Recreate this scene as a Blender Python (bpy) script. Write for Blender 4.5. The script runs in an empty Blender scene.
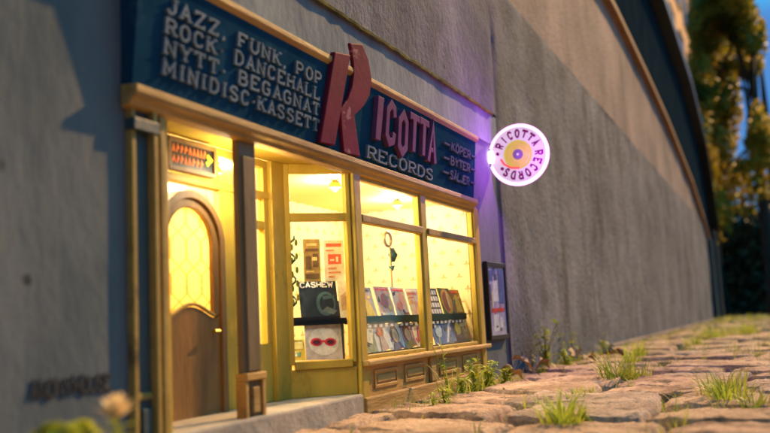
import bpy, bmesh, math, random
from mathutils import Vector, Matrix, noise
random.seed(7)
S = 0.3                      # the scene is laid out in units of 0.3 m and built at real size
C = bpy.context.scene.collection
scn = bpy.context.scene
PI = math.pi

# ---------------------------------------------------------------- camera
CAMH = 0.236
right = Vector((0.41964153, -0.90636365, -0.04905018))
up = Vector((-0.09189618, -0.09618401, 0.99111237))
fwd = Vector((0.90302607, 0.41140438, 0.12365416))
cd = bpy.data.cameras.new('camera'); cam = bpy.data.objects.new('camera', cd); C.objects.link(cam)
M = Matrix((right, up, -fwd)).transposed().to_4x4()
M.translation = Vector((0, -1, CAMH)) * S
cam.matrix_world = M
cd.sensor_width = 36; cd.lens = 850 / 770 * 36
cd.clip_start = 0.005; cd.clip_end = 2000
cd.dof.use_dof = True; cd.dof.focus_distance = 2.55 * S; cd.dof.aperture_fstop = 7.0
scn.camera = cam
# ---------------------------------------------------------------- world, light, exposure
SUN = Vector((-3.5, 1.0, -2.3)).normalized()      # the way the warm light travels
w = bpy.data.worlds.new('World'); scn.world = w; w.use_nodes = True
nt = w.node_tree; nt.nodes.clear()
sky = nt.nodes.new('ShaderNodeTexSky'); sky.sky_type = 'NISHITA'; sky.sun_disc = False
sky.sun_elevation = math.asin(-SUN.z); sky.sun_rotation = math.atan2(-SUN.x, -SUN.y)
tint = nt.nodes.new('ShaderNodeMix'); tint.data_type = 'RGBA'; tint.blend_type = 'MULTIPLY'
tint.inputs[0].default_value = 1; tint.inputs[7].default_value = (0.012, 0.41, 0.47, 1)
bg = nt.nodes.new('ShaderNodeBackground'); bg.inputs[1].default_value = 0.30
out = nt.nodes.new('ShaderNodeOutputWorld')
nt.links.new(sky.outputs[0], tint.inputs[6]); tcw = nt.nodes.new('ShaderNodeTexCoord'); sxw = nt.nodes.new('ShaderNodeSeparateXYZ'); nt.links.new(tcw.outputs['Generated'], sxw.inputs[0])
rw_ = nt.nodes.new('ShaderNodeValToRGB'); nt.links.new(sxw.outputs[2], rw_.inputs[0])          # dusk: deep blue low down, paler teal overhead
rw_.color_ramp.elements[0].position = 0.30; rw_.color_ramp.elements[0].color = (1.3, 0.12, 0.24, 1)
rw_.color_ramp.elements[1].position = 0.55; rw_.color_ramp.elements[1].color = (1.15, 1.15, 1.15, 1)
grad = nt.nodes.new('ShaderNodeMix'); grad.data_type = 'RGBA'; grad.blend_type = 'MULTIPLY'; grad.inputs[0].default_value = 1
nt.links.new(tint.outputs[2], grad.inputs[6]); nt.links.new(rw_.outputs[0], grad.inputs[7]); nt.links.new(grad.outputs[2], bg.inputs[0]); nt.links.new(bg.outputs[0], out.inputs[0])
sd = bpy.data.lights.new('sun', 'SUN'); sd.energy = 4.0; sd.angle = math.radians(1.2); sd.color = (1, 0.55, 0.21)
so = bpy.data.objects.new('sun', sd); C.objects.link(so); so.rotation_euler = SUN.to_track_quat('-Z', 'Y').to_euler()
so.location = (2, -2, 3)
scn.view_settings.view_transform = 'Standard'; scn.view_settings.look = 'None'
scn.view_settings.exposure = 0.87; scn.view_settings.gamma = 1; scn.view_settings.use_curve_mapping = False
scn.cycles.max_bounces = 6; scn.cycles.transparent_max_bounces = 24
scn.cycles.use_denoising = True
scn.cycles.sample_clamp_indirect = 4

# ---------------------------------------------------------------- materials
def lin(c): return tuple(c) + (1,) if len(c) == 3 else c
def mat(name, col, rough=0.6, col2=None, scale=8, detail=6, bump=0.0, bscale=40, metal=0, spec=0.35, stretch=(1, 1, 1), contrast=(0.35, 0.65), emit=None, estr=0, dirt=None, bdist=0.003):
    m = bpy.data.materials.new(name); m.use_nodes = True
    n = m.node_tree.nodes; l = m.node_tree.links
    p = n['Principled BSDF']
    p.inputs['Base Color'].default_value = lin(col); p.inputs['Roughness'].default_value = rough
    p.inputs['Metallic'].default_value = metal; p.inputs['Specular IOR Level'].default_value = spec
    tc = n.new('ShaderNodeTexCoord'); mp = n.new('ShaderNodeMapping'); l.new(tc.outputs['Object'], mp.inputs[0])
    mp.inputs['Scale'].default_value = tuple(s / S for s in stretch)
    last = None
    if col2 is not None:
        t = n.new('ShaderNodeTexNoise'); t.inputs['Scale'].default_value = scale; t.inputs['Detail'].default_value = detail; t.inputs['Roughness'].default_value = 0.62
        l.new(mp.outputs[0], t.inputs[0])
        r = n.new('ShaderNodeValToRGB'); r.color_ramp.elements[0].position = contrast[0]; r.color_ramp.elements[1].position = contrast[1]
        r.color_ramp.elements[0].color = lin(col); r.color_ramp.elements[1].color = lin(col2)
        l.new(t.outputs[0], r.inputs[0]); last = r.outputs[0]
        if dirt:
            t2 = n.new('ShaderNodeTexNoise'); t2.inputs['Scale'].default_value = dirt[1]; t2.inputs['Detail'].default_value = 8; t2.inputs['Roughness'].default_value = 0.7
            l.new(mp.outputs[0], t2.inputs[0])
            r2 = n.new('ShaderNodeValToRGB'); r2.color_ramp.elements[0].position = dirt[2]; r2.color_ramp.elements[1].position = dirt[3]
            l.new(t2.outputs[0], r2.inputs[0])
            mx = n.new('ShaderNodeMix'); mx.data_type = 'RGBA'; l.new(r2.outputs[0], mx.inputs[0]); l.new(last, mx.inputs[6]); mx.inputs[7].default_value = lin(dirt[0])
            last = mx.outputs[2]
        l.new(last, p.inputs['Base Color'])
    if bump:
        tb = n.new('ShaderNodeTexNoise'); tb.inputs['Scale'].default_value = bscale; tb.inputs['Detail'].default_value = 8; tb.inputs['Roughness'].default_value = 0.65
        l.new(mp.outputs[0], tb.inputs[0])
        b = n.new('ShaderNodeBump'); b.inputs['Strength'].default_value = bump; b.inputs['Distance'].default_value = bdist
        l.new(tb.outputs[0], b.inputs['Height']); l.new(b.outputs[0], p.inputs['Normal'])
    if emit: p.inputs['Emission Color'].default_value = lin(emit); p.inputs['Emission Strength'].default_value = estr
    return m

MT = {}
MT['stone'] = mat('sett stone', (0.42, 0.27, 0.165), 0.85, (0.86, 0.60, 0.39), 7, 14, 1.0, 60, dirt=((0.16, 0.11, 0.075), 14, 0.52, 0.66), bdist=0.007, spec=.15)
MT['stone2'] = mat('reddish sett stone', (0.36, 0.22, 0.145), 0.85, (0.76, 0.51, 0.34), 8, 14, 1.0, 60, dirt=((0.14, 0.10, 0.07), 12, 0.50, 0.64), bdist=0.007, spec=.15)
MT['stone3'] = mat('grey sett stone', (0.35, 0.25, 0.18), 0.85, (0.74, 0.56, 0.42), 8, 14, 1.0, 60, dirt=((0.14, 0.11, 0.085), 16, 0.50, 0.64), bdist=0.007, spec=.15)
MT['soil'] = mat('joint soil', (0.045, 0.035, 0.02), 0.95, (0.10, 0.075, 0.04), 12, 8, 1.0, 50)
MT['road'] = mat('road', (0.06, 0.065, 0.07), 0.55, (0.09, 0.095, 0.10), 3, 6, 0.3, 60)
MT['concrete'] = mat('rough wall', (0.095, 0.11, 0.13), 0.9, (0.27, 0.28, 0.31), 1.7, 14, 1.0, 42, stretch=(1.0, 1.0, 0.8), contrast=(0.32, 0.68), dirt=((0.075, 0.08, 0.08), 3.2, 0.50, 0.72), bdist=0.008, spec=.08)
def weather(m, amt=0.35):
    n = m.node_tree.nodes; l = m.node_tree.links; p = n['Principled BSDF']; src = p.inputs['Base Color'].links[0].from_socket
    tc = n['Texture Coordinate']; mp = n.new('ShaderNodeMapping'); l.new(tc.outputs['Object'], mp.inputs[0]); mp.inputs['Scale'].default_value = (7 / S, 7 / S, .35 / S)
    t = n.new('ShaderNodeTexNoise'); t.inputs['Scale'].default_value = 1; t.inputs['Detail'].default_value = 6; l.new(mp.outputs[0], t.inputs[0])
    mp2 = n.new('ShaderNodeMapping'); l.new(tc.outputs['Object'], mp2.inputs[0]); mp2.inputs['Scale'].default_value = (.8 / S, .8 / S, .8 / S)
    t2 = n.new('ShaderNodeTexNoise'); t2.inputs['Scale'].default_value = 1; t2.inputs['Detail'].default_value = 3; l.new(mp2.outputs[0], t2.inputs[0])
    r = n.new('ShaderNodeValToRGB'); r.color_ramp.elements[0].position = .50; r.color_ramp.elements[1].position = .70; l.new(t.outputs[0], r.inputs[0])
    r2 = n.new('ShaderNodeValToRGB'); r2.color_ramp.elements[0].position = .42; r2.color_ramp.elements[1].position = .62; l.new(t2.outputs[0], r2.inputs[0])
    k = n.new('ShaderNodeMath'); k.operation = 'MULTIPLY'; l.new(r.outputs[0], k.inputs[0]); l.new(r2.outputs[0], k.inputs[1])
    k2 = n.new('ShaderNodeMath'); k2.operation = 'MULTIPLY'; l.new(k.outputs[0], k2.inputs[0]); k2.inputs[1].default_value = amt
    mx = n.new('ShaderNodeMix'); mx.data_type = 'RGBA'; l.new(k2.outputs[0], mx.inputs[0]); l.new(src, mx.inputs[6]); mx.inputs[7].default_value = (.045, .048, .05, 1)
    v = n.new('ShaderNodeTexVoronoi'); v.inputs['Scale'].default_value = 9 / S; l.new(tc.outputs['Object'], v.inputs[0])
    lt = n.new('ShaderNodeMath'); lt.operation = 'LESS_THAN'; l.new(v.outputs['Distance'], lt.inputs[0]); lt.inputs[1].default_value = .09
    k3 = n.new('ShaderNodeMath'); k3.operation = 'MULTIPLY'; l.new(lt.outputs[0], k3.inputs[0]); l.new(r2.outputs[0], k3.inputs[1])
    mx2 = n.new('ShaderNodeMix'); mx2.data_type = 'RGBA'; l.new(k3.outputs[0], mx2.inputs[0]); l.new(mx.outputs[2], mx2.inputs[6]); mx2.inputs[7].default_value = (.03, .03, .03, 1)
    l.new(mx2.outputs[2], p.inputs['Base Color'])
weather(MT['concrete'], .6)
MT['plaster'] = mat('upper plaster', (0.17, 0.15, 0.14), 0.88, (0.42, 0.325, 0.28), 1.3, 14, 1.0, 40, stretch=(1, 1, 0.8), bdist=.006, spec=.08)
MT['niche'] = mat('niche render', (0.095, 0.118, 0.125), 0.9, (0.165, 0.180, 0.180), 3, 8, 0.35, 24, stretch=(1.2, 1.2, 0.6), spec=.05)
weather(MT['niche'], .35)
MT['fascia'] = mat('fascia render', (0.13, 0.16, 0.18), 0.85, (0.24, 0.28, 0.29), 5, 8, 0.4, 30, stretch=(1.2, 1.2, 0.6), spec=.08)
weather(MT['plaster'], .45)
MT['coping'] = mat('coping', (0.30, 0.15, 0.06), 0.85, (0.22, 0.12, 0.06), 4, 5, 0.3)
MT['upper_dark'] = mat('upper_dark', (0.010, 0.022, 0.032), 0.9, (0.020, 0.034, 0.045), 3, 5, 0.2, spec=0.0)  # dark blue-grey colour for the upper wall above the coping
MT['moss'] = mat('moss', (0.16, 0.15, 0.01), 0.95, (0.05, 0.06, 0.01), 20, 6, 1, 60)
MT['navy'] = mat('navy paint', (0.010, 0.042, 0.078), 0.75, (0.016, 0.058, 0.105), 6, 5, 0.15, 60, spec=0.0, dirt=((.035, .085, .12), 9, .58, .70))
MT['teal'] = mat('teal grey paint', (0.035, 0.065, 0.065), 0.5, (0.055, 0.08, 0.075), 6, 5, 0.25, 50)
MT['column'] = mat('grey brown paint', (0.15, 0.11, 0.055), 0.6, (0.21, 0.155, 0.08), 7, 5, 0.25, 50, spec=.08, stretch=(2, 2, .4))
MT['ochre'] = mat('ochre paint', (0.40, 0.27, 0.035), 0.5, (0.54, 0.36, 0.05), 9, 5, 0.25, 60, stretch=(1, 1, .5), spec=.2, dirt=((.17, .11, .03), 7, .58, .72))
MT['gold'] = mat('gold trim', (0.30, 0.20, 0.05), 0.55, (0.42, 0.29, 0.075), 12, 5, 0.25, 60, spec=.15, dirt=((.10, .07, .03), 9, .56, .70))
MT['cornice'] = mat('varnished cornice', (0.33, 0.19, 0.055), 0.6, (0.50, 0.32, 0.10), 14, 7, 0.35, 60, stretch=(.3, 2, 2), spec=.15, dirt=((.12, .075, .03), 6, .55, .72))
MT['riser'] = mat('riser wood', (0.32, 0.17, 0.035), 0.55, (0.58, 0.33, 0.07), 10, 7, 0.35, 50, stretch=(.6, 2, 2), dirt=((0.10, 0.06, 0.025), 5, 0.52, 0.75))
MT['walnut'] = mat('door wood', (0.14, 0.075, 0.022), 0.5, (0.24, 0.13, 0.04), 6, 8, 0.3, 40, stretch=(4, 4, .5))
MT['step'] = mat('step stone', (0.24, 0.22, 0.18), 0.85, (0.42, 0.36, 0.28), 8, 8, 0.5, 40)
MT['rletter'] = mat('red letter', (0.12, 0.012, 0.028), 0.6, (0.17, 0.022, 0.04), 9, 5, 0.12, 60, spec=.03, dirt=((.30, .13, .14), 16, .60, .64))
MT['pletter'] = mat('plum letter', (0.13, 0.045, 0.11), 0.6, (0.18, 0.07, 0.14), 9, 5, 0.1, 60, spec=.03)
MT['wletter'] = mat('pale letter', (0.17, 0.23, 0.28), 0.6, (0.11, 0.16, 0.20), 14, 5, 0.2, 60, spec=.03, dirt=((.05, .08, .10), 18, .55, .68))
MT['dletter'] = mat('dark letter', (0.12, 0.12, 0.22), 0.7, spec=0.0)
MT['black'] = mat('black', (0.012, 0.012, 0.014), 0.4)
MT['iron'] = mat('iron', (0.05, 0.05, 0.055), 0.4, metal=0.6)
MT['brass'] = mat('brass', (0.40, 0.30, 0.07), 0.35, metal=0.8)
MT['rack'] = mat('rack green', (0.015, 0.05, 0.035), 0.45)
MT['ceil'] = mat('interior ceiling', (0.75, 0.55, 0.20), 0.7)
MT['ink'] = mat('stencil ink', (0.02, 0.028, 0.032), 0.8)
MT['leaf'] = mat('weed leaf', (0.11, 0.17, 0.015), 0.55, (0.24, 0.27, 0.03), 14, 3)
MT['leafdark'] = mat('grass', (0.06, 0.11, 0.014), 0.6, (0.17, 0.19, 0.025), 10, 3)
MT['dry'] = mat('dry leaf', (0.50, 0.33, 0.15), 0.8, (0.30, 0.18, 0.08), 18, 4)
MT['treeleaf'] = mat('tree leaf', (0.17, 0.13, 0.012), 0.5, (0.36, 0.22, 0.03), 0.9, 3)
MT['hedgeleaf'] = mat('hedge leaf', (0.02, 0.05, 0.03), 0.7, (0.05, 0.09, 0.04), 0.8, 3)
MT['bark'] = mat('bark', (0.035, 0.025, 0.018), 0.9, (0.06, 0.045, 0.03), 3, 6, 0.6, 8)
MT['farwall'] = mat('orange facade', (0.78, 0.32, 0.08), 0.85, (0.85, 0.40, 0.12), 0.5, 6, 0.2, 4)
MT['farglass'] = mat('far glass', (0.03, 0.04, 0.05), 0.2)
def leafmat(name, a, b, sc, tr=0.45):
    m = mat(name, a, 0.5, b, sc, 3); n = m.node_tree.nodes; l = m.node_tree.links; p = n['Principled BSDF']; o = n['Material Output']
    t = n.new('ShaderNodeBsdfTranslucent'); l.new(p.inputs['Base Color'].links[0].from_socket, t.inputs[0])
    x = n.new('ShaderNodeMixShader'); x.inputs[0].default_value = tr; l.new(p.outputs[0], x.inputs[1]); l.new(t.outputs[0], x.inputs[2]); l.new(x.outputs[0], o.inputs[0]); return m
MT['leaf'] = leafmat('weed leaf', (0.24, 0.34, 0.03), (0.62, 0.62, 0.07), 14)
MT['leafdark'] = leafmat('grass', (0.12, 0.20, 0.025), (0.50, 0.48, 0.06), 7)
MT['treeleaf'] = leafmat('tree leaf', (0.09, 0.13, 0.012), (0.62, 0.43, 0.04), 1.3)
MT['flower'] = leafmat('flower', (0.88, 0.74, 0.42), (0.80, 0.60, 0.30), 20)
MT['mossgreen'] = leafmat('moss cushion', (0.30, 0.36, 0.02), (0.62, 0.60, 0.04), 16)

def wallpaper():
    m = mat('wallpaper', (0.80, 0.70, 0.45), 0.8); n = m.node_tree.nodes; l = m.node_tree.links; p = n['Principled BSDF']
    tc = n['Texture Coordinate']; sx = n.new('ShaderNodeSeparateXYZ'); l.new(tc.outputs['Object'], sx.inputs[0])
    def mth(op, a, b=None, c=None):
        q = n.new('ShaderNodeMath'); q.operation = op
        for i, v in enumerate((a, b, c)):
            if v is None: continue
            if isinstance(v, (int, float)): q.inputs[i].default_value = v
            else: l.new(v, q.inputs[i])
        return q.outputs[0]
    a = mth('MULTIPLY', mth('ADD', sx.outputs[0], sx.outputs[1]), 1 / (0.062 * S)); z = mth('MULTIPLY', sx.outputs[2], 1 / (0.046 * S))
    row = mth('FLOOR', z); a2 = mth('ADD', a, mth('MULTIPLY', mth('MODULO', row, 2), 0.5))
    fa = mth('SUBTRACT', mth('FRACT', a2), 0.5); fz = mth('SUBTRACT', mth('FRACT', z), 0.5)
    # small sprig: three rounded lobes and a stem
    def lobe(cx_, cz_, rx, rz):
        dx = mth('DIVIDE', mth('SUBTRACT', fa, cx_), rx); dz = mth('DIVIDE', mth('SUBTRACT', fz, cz_), rz)
        return mth('LESS_THAN', mth('ADD', mth('MULTIPLY', dx, dx), mth('MULTIPLY', dz, dz)), 1)
    s_ = mth('MAXIMUM', mth('MAXIMUM', lobe(0, .14, .07, .16), lobe(-.12, 0, .09, .07)), mth('MAXIMUM', lobe(.12, 0, .09, .07), lobe(0, -.15, .03, .16)))
    mx = n.new('ShaderNodeMix'); mx.data_type = 'RGBA'; l.new(mth('MULTIPLY', s_, 0.9), mx.inputs[0])
    mx.inputs[6].default_value = (0.80, 0.66, 0.36, 1); mx.inputs[7].default_value = (0.30, 0.26, 0.12, 1)
    l.new(mx.outputs[2], p.inputs['Base Color']); return m
MT['paper'] = wallpaper()

def doorglass():
    m = bpy.data.materials.new('patterned door glass'); m.use_nodes = True; n = m.node_tree.nodes; l = m.node_tree.links; n.clear()
    o = n.new('ShaderNodeOutputMaterial'); tc = n.new('ShaderNodeTexCoord'); sx = n.new('ShaderNodeSeparateXYZ'); l.new(tc.outputs['Object'], sx.inputs[0])
    def mth(op, a, b=None):
        q = n.new('ShaderNodeMath'); q.operation = op
        for i, v in enumerate((a, b)):
            if v is None: continue
            if isinstance(v, (int, float)): q.inputs[i].default_value = v
            else: l.new(v, q.inputs[i])
        return q.outputs[0]
    x = mth('MULTIPLY', sx.outputs[0], 1 / (0.052 * S)); z = mth('MULTIPLY', sx.outputs[2], 1 / (0.075 * S))
    # ogee lattice: wavy diagonals
    sw = mth('MULTIPLY', mth('SINE', mth('MULTIPLY', z, 2 * PI)), 0.22)
    g1 = mth('ABSOLUTE', mth('SUBTRACT', mth('FRACT', mth('ADD', mth('ADD', x, z), sw)), 0.5))
    g2 = mth('ABSOLUTE', mth('SUBTRACT', mth('FRACT', mth('SUBTRACT', mth('SUBTRACT', x, z), sw)), 0.5))
    line = mth('LESS_THAN', mth('MINIMUM', g1, g2), 0.06)
    mx = n.new('ShaderNodeMix'); mx.data_type = 'RGBA'; l.new(line, mx.inputs[0])
    mx.inputs[6].default_value = (0.95, 0.80, 0.42, 1); mx.inputs[7].default_value = (0.75, 0.52, 0.18, 1)
    t = n.new('ShaderNodeBsdfTranslucent'); d = n.new('ShaderNodeBsdfDiffuse'); g = n.new('ShaderNodeBsdfGlossy'); g.inputs['Roughness'].default_value = 0.15
    l.new(mx.outputs[2], t.inputs[0]); l.new(mx.outputs[2], d.inputs[0])
    a = n.new('ShaderNodeMixShader'); a.inputs[0].default_value = 0.25; l.new(t.outputs[0], a.inputs[1]); l.new(d.outputs[0], a.inputs[2])
    b = n.new('ShaderNodeMixShader'); b.inputs[0].default_value = 0.05; l.new(a.outputs[0], b.inputs[1]); l.new(g.outputs[0], b.inputs[2])
    l.new(b.outputs[0], o.inputs[0]); return m
MT['doorglass'] = doorglass()

def glass():
    m = bpy.data.materials.new('window glass'); m.use_nodes = True; n = m.node_tree.nodes; l = m.node_tree.links; n.clear()
    o = n.new('ShaderNodeOutputMaterial'); t = n.new('ShaderNodeBsdfTransparent'); t.inputs[0].default_value = (0.97, 0.98, 0.95, 1)
    g = n.new('ShaderNodeBsdfGlossy'); g.inputs['Roughness'].default_value = 0.03
    lw = n.new('ShaderNodeLayerWeight'); lw.inputs[0].default_value = 0.5
    pw = n.new('ShaderNodeMath'); pw.operation = 'POWER'; l.new(lw.outputs['Facing'], pw.inputs[0]); pw.inputs[1].default_value = 4
    f = n.new('ShaderNodeMath'); f.operation = 'MULTIPLY_ADD'; l.new(pw.outputs[0], f.inputs[0]); f.inputs[1].default_value = 0.45; f.inputs[2].default_value = 0.03
    a = n.new('ShaderNodeMixShader'); l.new(f.outputs[0], a.inputs[0]); l.new(t.outputs[0], a.inputs[1]); l.new(g.outputs[0], a.inputs[2]); l.new(a.outputs[0], o.inputs[0])
    return m
MT['glass'] = glass()
def emis(name, col, s):
    m = bpy.data.materials.new(name); m.use_nodes = True; n = m.node_tree.nodes; p = n['Principled BSDF']
    p.inputs['Base Color'].default_value = tuple(c * .05 for c in col) + (1,); p.inputs['Emission Color'].default_value = lin(col); p.inputs['Emission Strength'].default_value = s; p.inputs['Specular IOR Level'].default_value = 0.0; p.inputs['Roughness'].default_value = .8
    return m
MT['neonwhite'] = emis('lit white acrylic', (0.95, 0.66, 0.92), 0.42)
MT['neonring'] = emis('neon ring', (1.0, 0.40, 0.95), 1.7)
MT['neonpink'] = emis('lit magenta lettering', (0.30, 0.004, 0.20), 0.3)
MT['neongold'] = mat('record gold', (0.03, 0.03, 0.01), 0.5, (0.04, 0.04, 0.01), 20, 4, emit=(0.80, 0.60, 0.05), estr=0.42, spec=0)
MT['bulb'] = emis('bulb', (1.0, 0.72, 0.3), 12)
MT['tubehot'] = emis('neon end', (1.0, 0.7, 1.0), 16)

_cc = {}
def flat(col, rough=0.55):
    k = tuple(round(c, 3) for c in col) + (rough,)
    if k not in _cc: _cc[k] = mat('print', tuple(min(.9, c * .95) for c in col), rough, tuple(min(.93, c * 1.5) for c in col), 38, 8, contrast=(.38, .6))
    return _cc[k]

# ---------------------------------------------------------------- mesh helpers
class MB:
    def __init__(s): s.v = []; s.f = []; s.mi = []
    def add(s, vs, fs, mi=0):
        b = len(s.v); s.v += [tuple(v) for v in vs]; s.f += [tuple(i + b for i in f) for f in fs]; s.mi += [mi] * len(fs); return s
    def box(s, x0, x1, y0, y1, z0, z1, mi=0):
        return s.add([(x0, y0, z0), (x1, y0, z0), (x1, y1, z0), (x0, y1, z0), (x0, y0, z1), (x1, y0, z1), (x1, y1, z1), (x0, y1, z1)],
                     [(0, 3, 2, 1), (4, 5, 6, 7), (0, 1, 5, 4), (1, 2, 6, 5), (2, 3, 7, 6), (3, 0, 4, 7)], mi)
    def prism(s, pts, fn, d0, d1, mi=0):
        n = len(pts)
        a = sum(pts[i][0] * pts[(i + 1) % n][1] - pts[(i + 1) % n][0] * pts[i][1] for i in range(n))
        if a < 0: pts = pts[::-1]
        vs = [fn(u, v, d0) for u, v in pts] + [fn(u, v, d1) for u, v in pts]
        fs = [tuple(range(n))[::-1], tuple(range(n, 2 * n))] + [(i, (i + 1) % n, (i + 1) % n + n, i + n) for i in range(n)]
        return s.add(vs, fs, mi)
    def ribbon(s, pts, hw, fn, d0, d1, mi=0):
        closed = len(pts) > 2 and (Vector(pts[0]) - Vector(pts[-1])).length < 1e-6
        P = [Vector(p) for p in (pts[:-1] if closed else pts)]; n = len(P); L = []; R_ = []
        for i in range(n):
            pr = P[i - 1] if (i > 0 or closed) else None; nx = P[(i + 1) % n] if (i < n - 1 or closed) else None
            t1 = (P[i] - pr).normalized() if pr is not None else None; t2 = (nx - P[i]).normalized() if nx is not None else None
            if t1 is None: t1 = t2
            if t2 is None: t2 = t1
            n1 = Vector((-t1.y, t1.x)); n2 = Vector((-t2.y, t2.x)); m = (n1 + n2)
            m = m.normalized() if m.length > 1e-5 else n1
            k = hw / max(0.45, m.dot(n1)); L.append(P[i] + m * k); R_.append(P[i] - m * k)
        vs = []
        for d in (d0, d1): vs += [fn(p.x, p.y, d) for p in L] + [fn(p.x, p.y, d) for p in R_]
        fs = []
        rng = range(n) if closed else range(n - 1)
        for i in rng:
            j = (i + 1) % n
            fs += [(i, j, j + n, i + n), (i + 2 * n, i + 3 * n, j + 3 * n, j + 2 * n), (i, i + 2 * n, j + 2 * n, j), (i + n, j + n, j + 3 * n, i + 3 * n)]
        if not closed:
            fs += [(0, n, 3 * n, 2 * n), (n - 1, 3 * n - 1, 4 * n - 1, 2 * n - 1)]
        return s.add(vs, fs, mi)
    def tube(s, pts, r, seg=10, mi=0, cap=True):
        P = [Vector(p) for p in pts]; rr = r if isinstance(r, (list, tuple)) else [r] * len(P); vs = []
        ref = Vector((0.13, 0.27, 0.95))
        for i, p in enumerate(P):
            t = ((P[min(i + 1, len(P) - 1)]) - P[max(i - 1, 0)]).normalized()
            a = t.cross(ref); a = a.normalized() if a.length > 1e-3 else t.orthogonal().normalized(); b = t.cross(a)
            for k in range(seg):
                an = 2 * PI * k / seg; vs.append(p + (a * math.cos(an) + b * math.sin(an)) * rr[i])
        fs = [(i * seg + k, i * seg + (k + 1) % seg, (i + 1) * seg + (k + 1) % seg, (i + 1) * seg + k) for i in range(len(P) - 1) for k in range(seg)]
        if cap: fs += [tuple(range(seg))[::-1], tuple(range((len(P) - 1) * seg, len(P) * seg))]
        return s.add(vs, fs, mi)

WL = {}
def obj(name, mb, m, parent=None, bevel=0, smooth=False, origin=None, subsurf=0):
    o0 = Vector(WL[parent.name]) if parent else Vector(origin) if origin is not None else None
    if o0 is None:
        o0 = Vector((sum(v[0] for v in mb.v) / len(mb.v), sum(v[1] for v in mb.v) / len(mb.v), min(v[2] for v in mb.v)))
    me = bpy.data.meshes.new(name)
    me.from_pydata([tuple((Vector(v) - o0) * S) for v in mb.v], [], mb.f)
    ms = m if isinstance(m, (list, tuple)) else [m]
    for q in ms: me.materials.append(q)
    if len(ms) > 1: me.polygons.foreach_set('material_index', mb.mi)
    bm = bmesh.new(); bm.from_mesh(me); bmesh.ops.recalc_face_normals(bm, faces=bm.faces); bm.to_mesh(me); bm.free()
    if smooth: me.polygons.foreach_set('use_smooth', [True] * len(me.polygons))
    o = bpy.data.objects.new(name, me); C.objects.link(o)
    if parent: o.parent = parent
    else: o.location = o0 * S
    WL[o.name] = tuple(o0)
    if bevel:
        b = o.modifiers.new('bevel', 'BEVEL'); b.width = bevel * S; b.segments = 2; b.limit_method = 'ANGLE'
    if subsurf:
        q = o.modifiers.new('s', 'SUBSURF'); q.levels = q.render_levels = subsurf
    return o
def thing(name, label, cat, loc, group=None):
    o = bpy.data.objects.new(name, None); C.objects.link(o); o.location = Vector(loc) * S; o.empty_display_size = 0.02
    WL[o.name] = tuple(loc); return tag(o, label, cat, group)
def tag(o, label, cat, group=None):
    o['label'] = label; o['category'] = cat
    if group: o['group'] = group
    return o
def structure(o, kind='structure', label=None, cat=None):
    o['kind'] = kind
    if label: o['label'] = label
    if cat: o['category'] = cat
    return o

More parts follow.
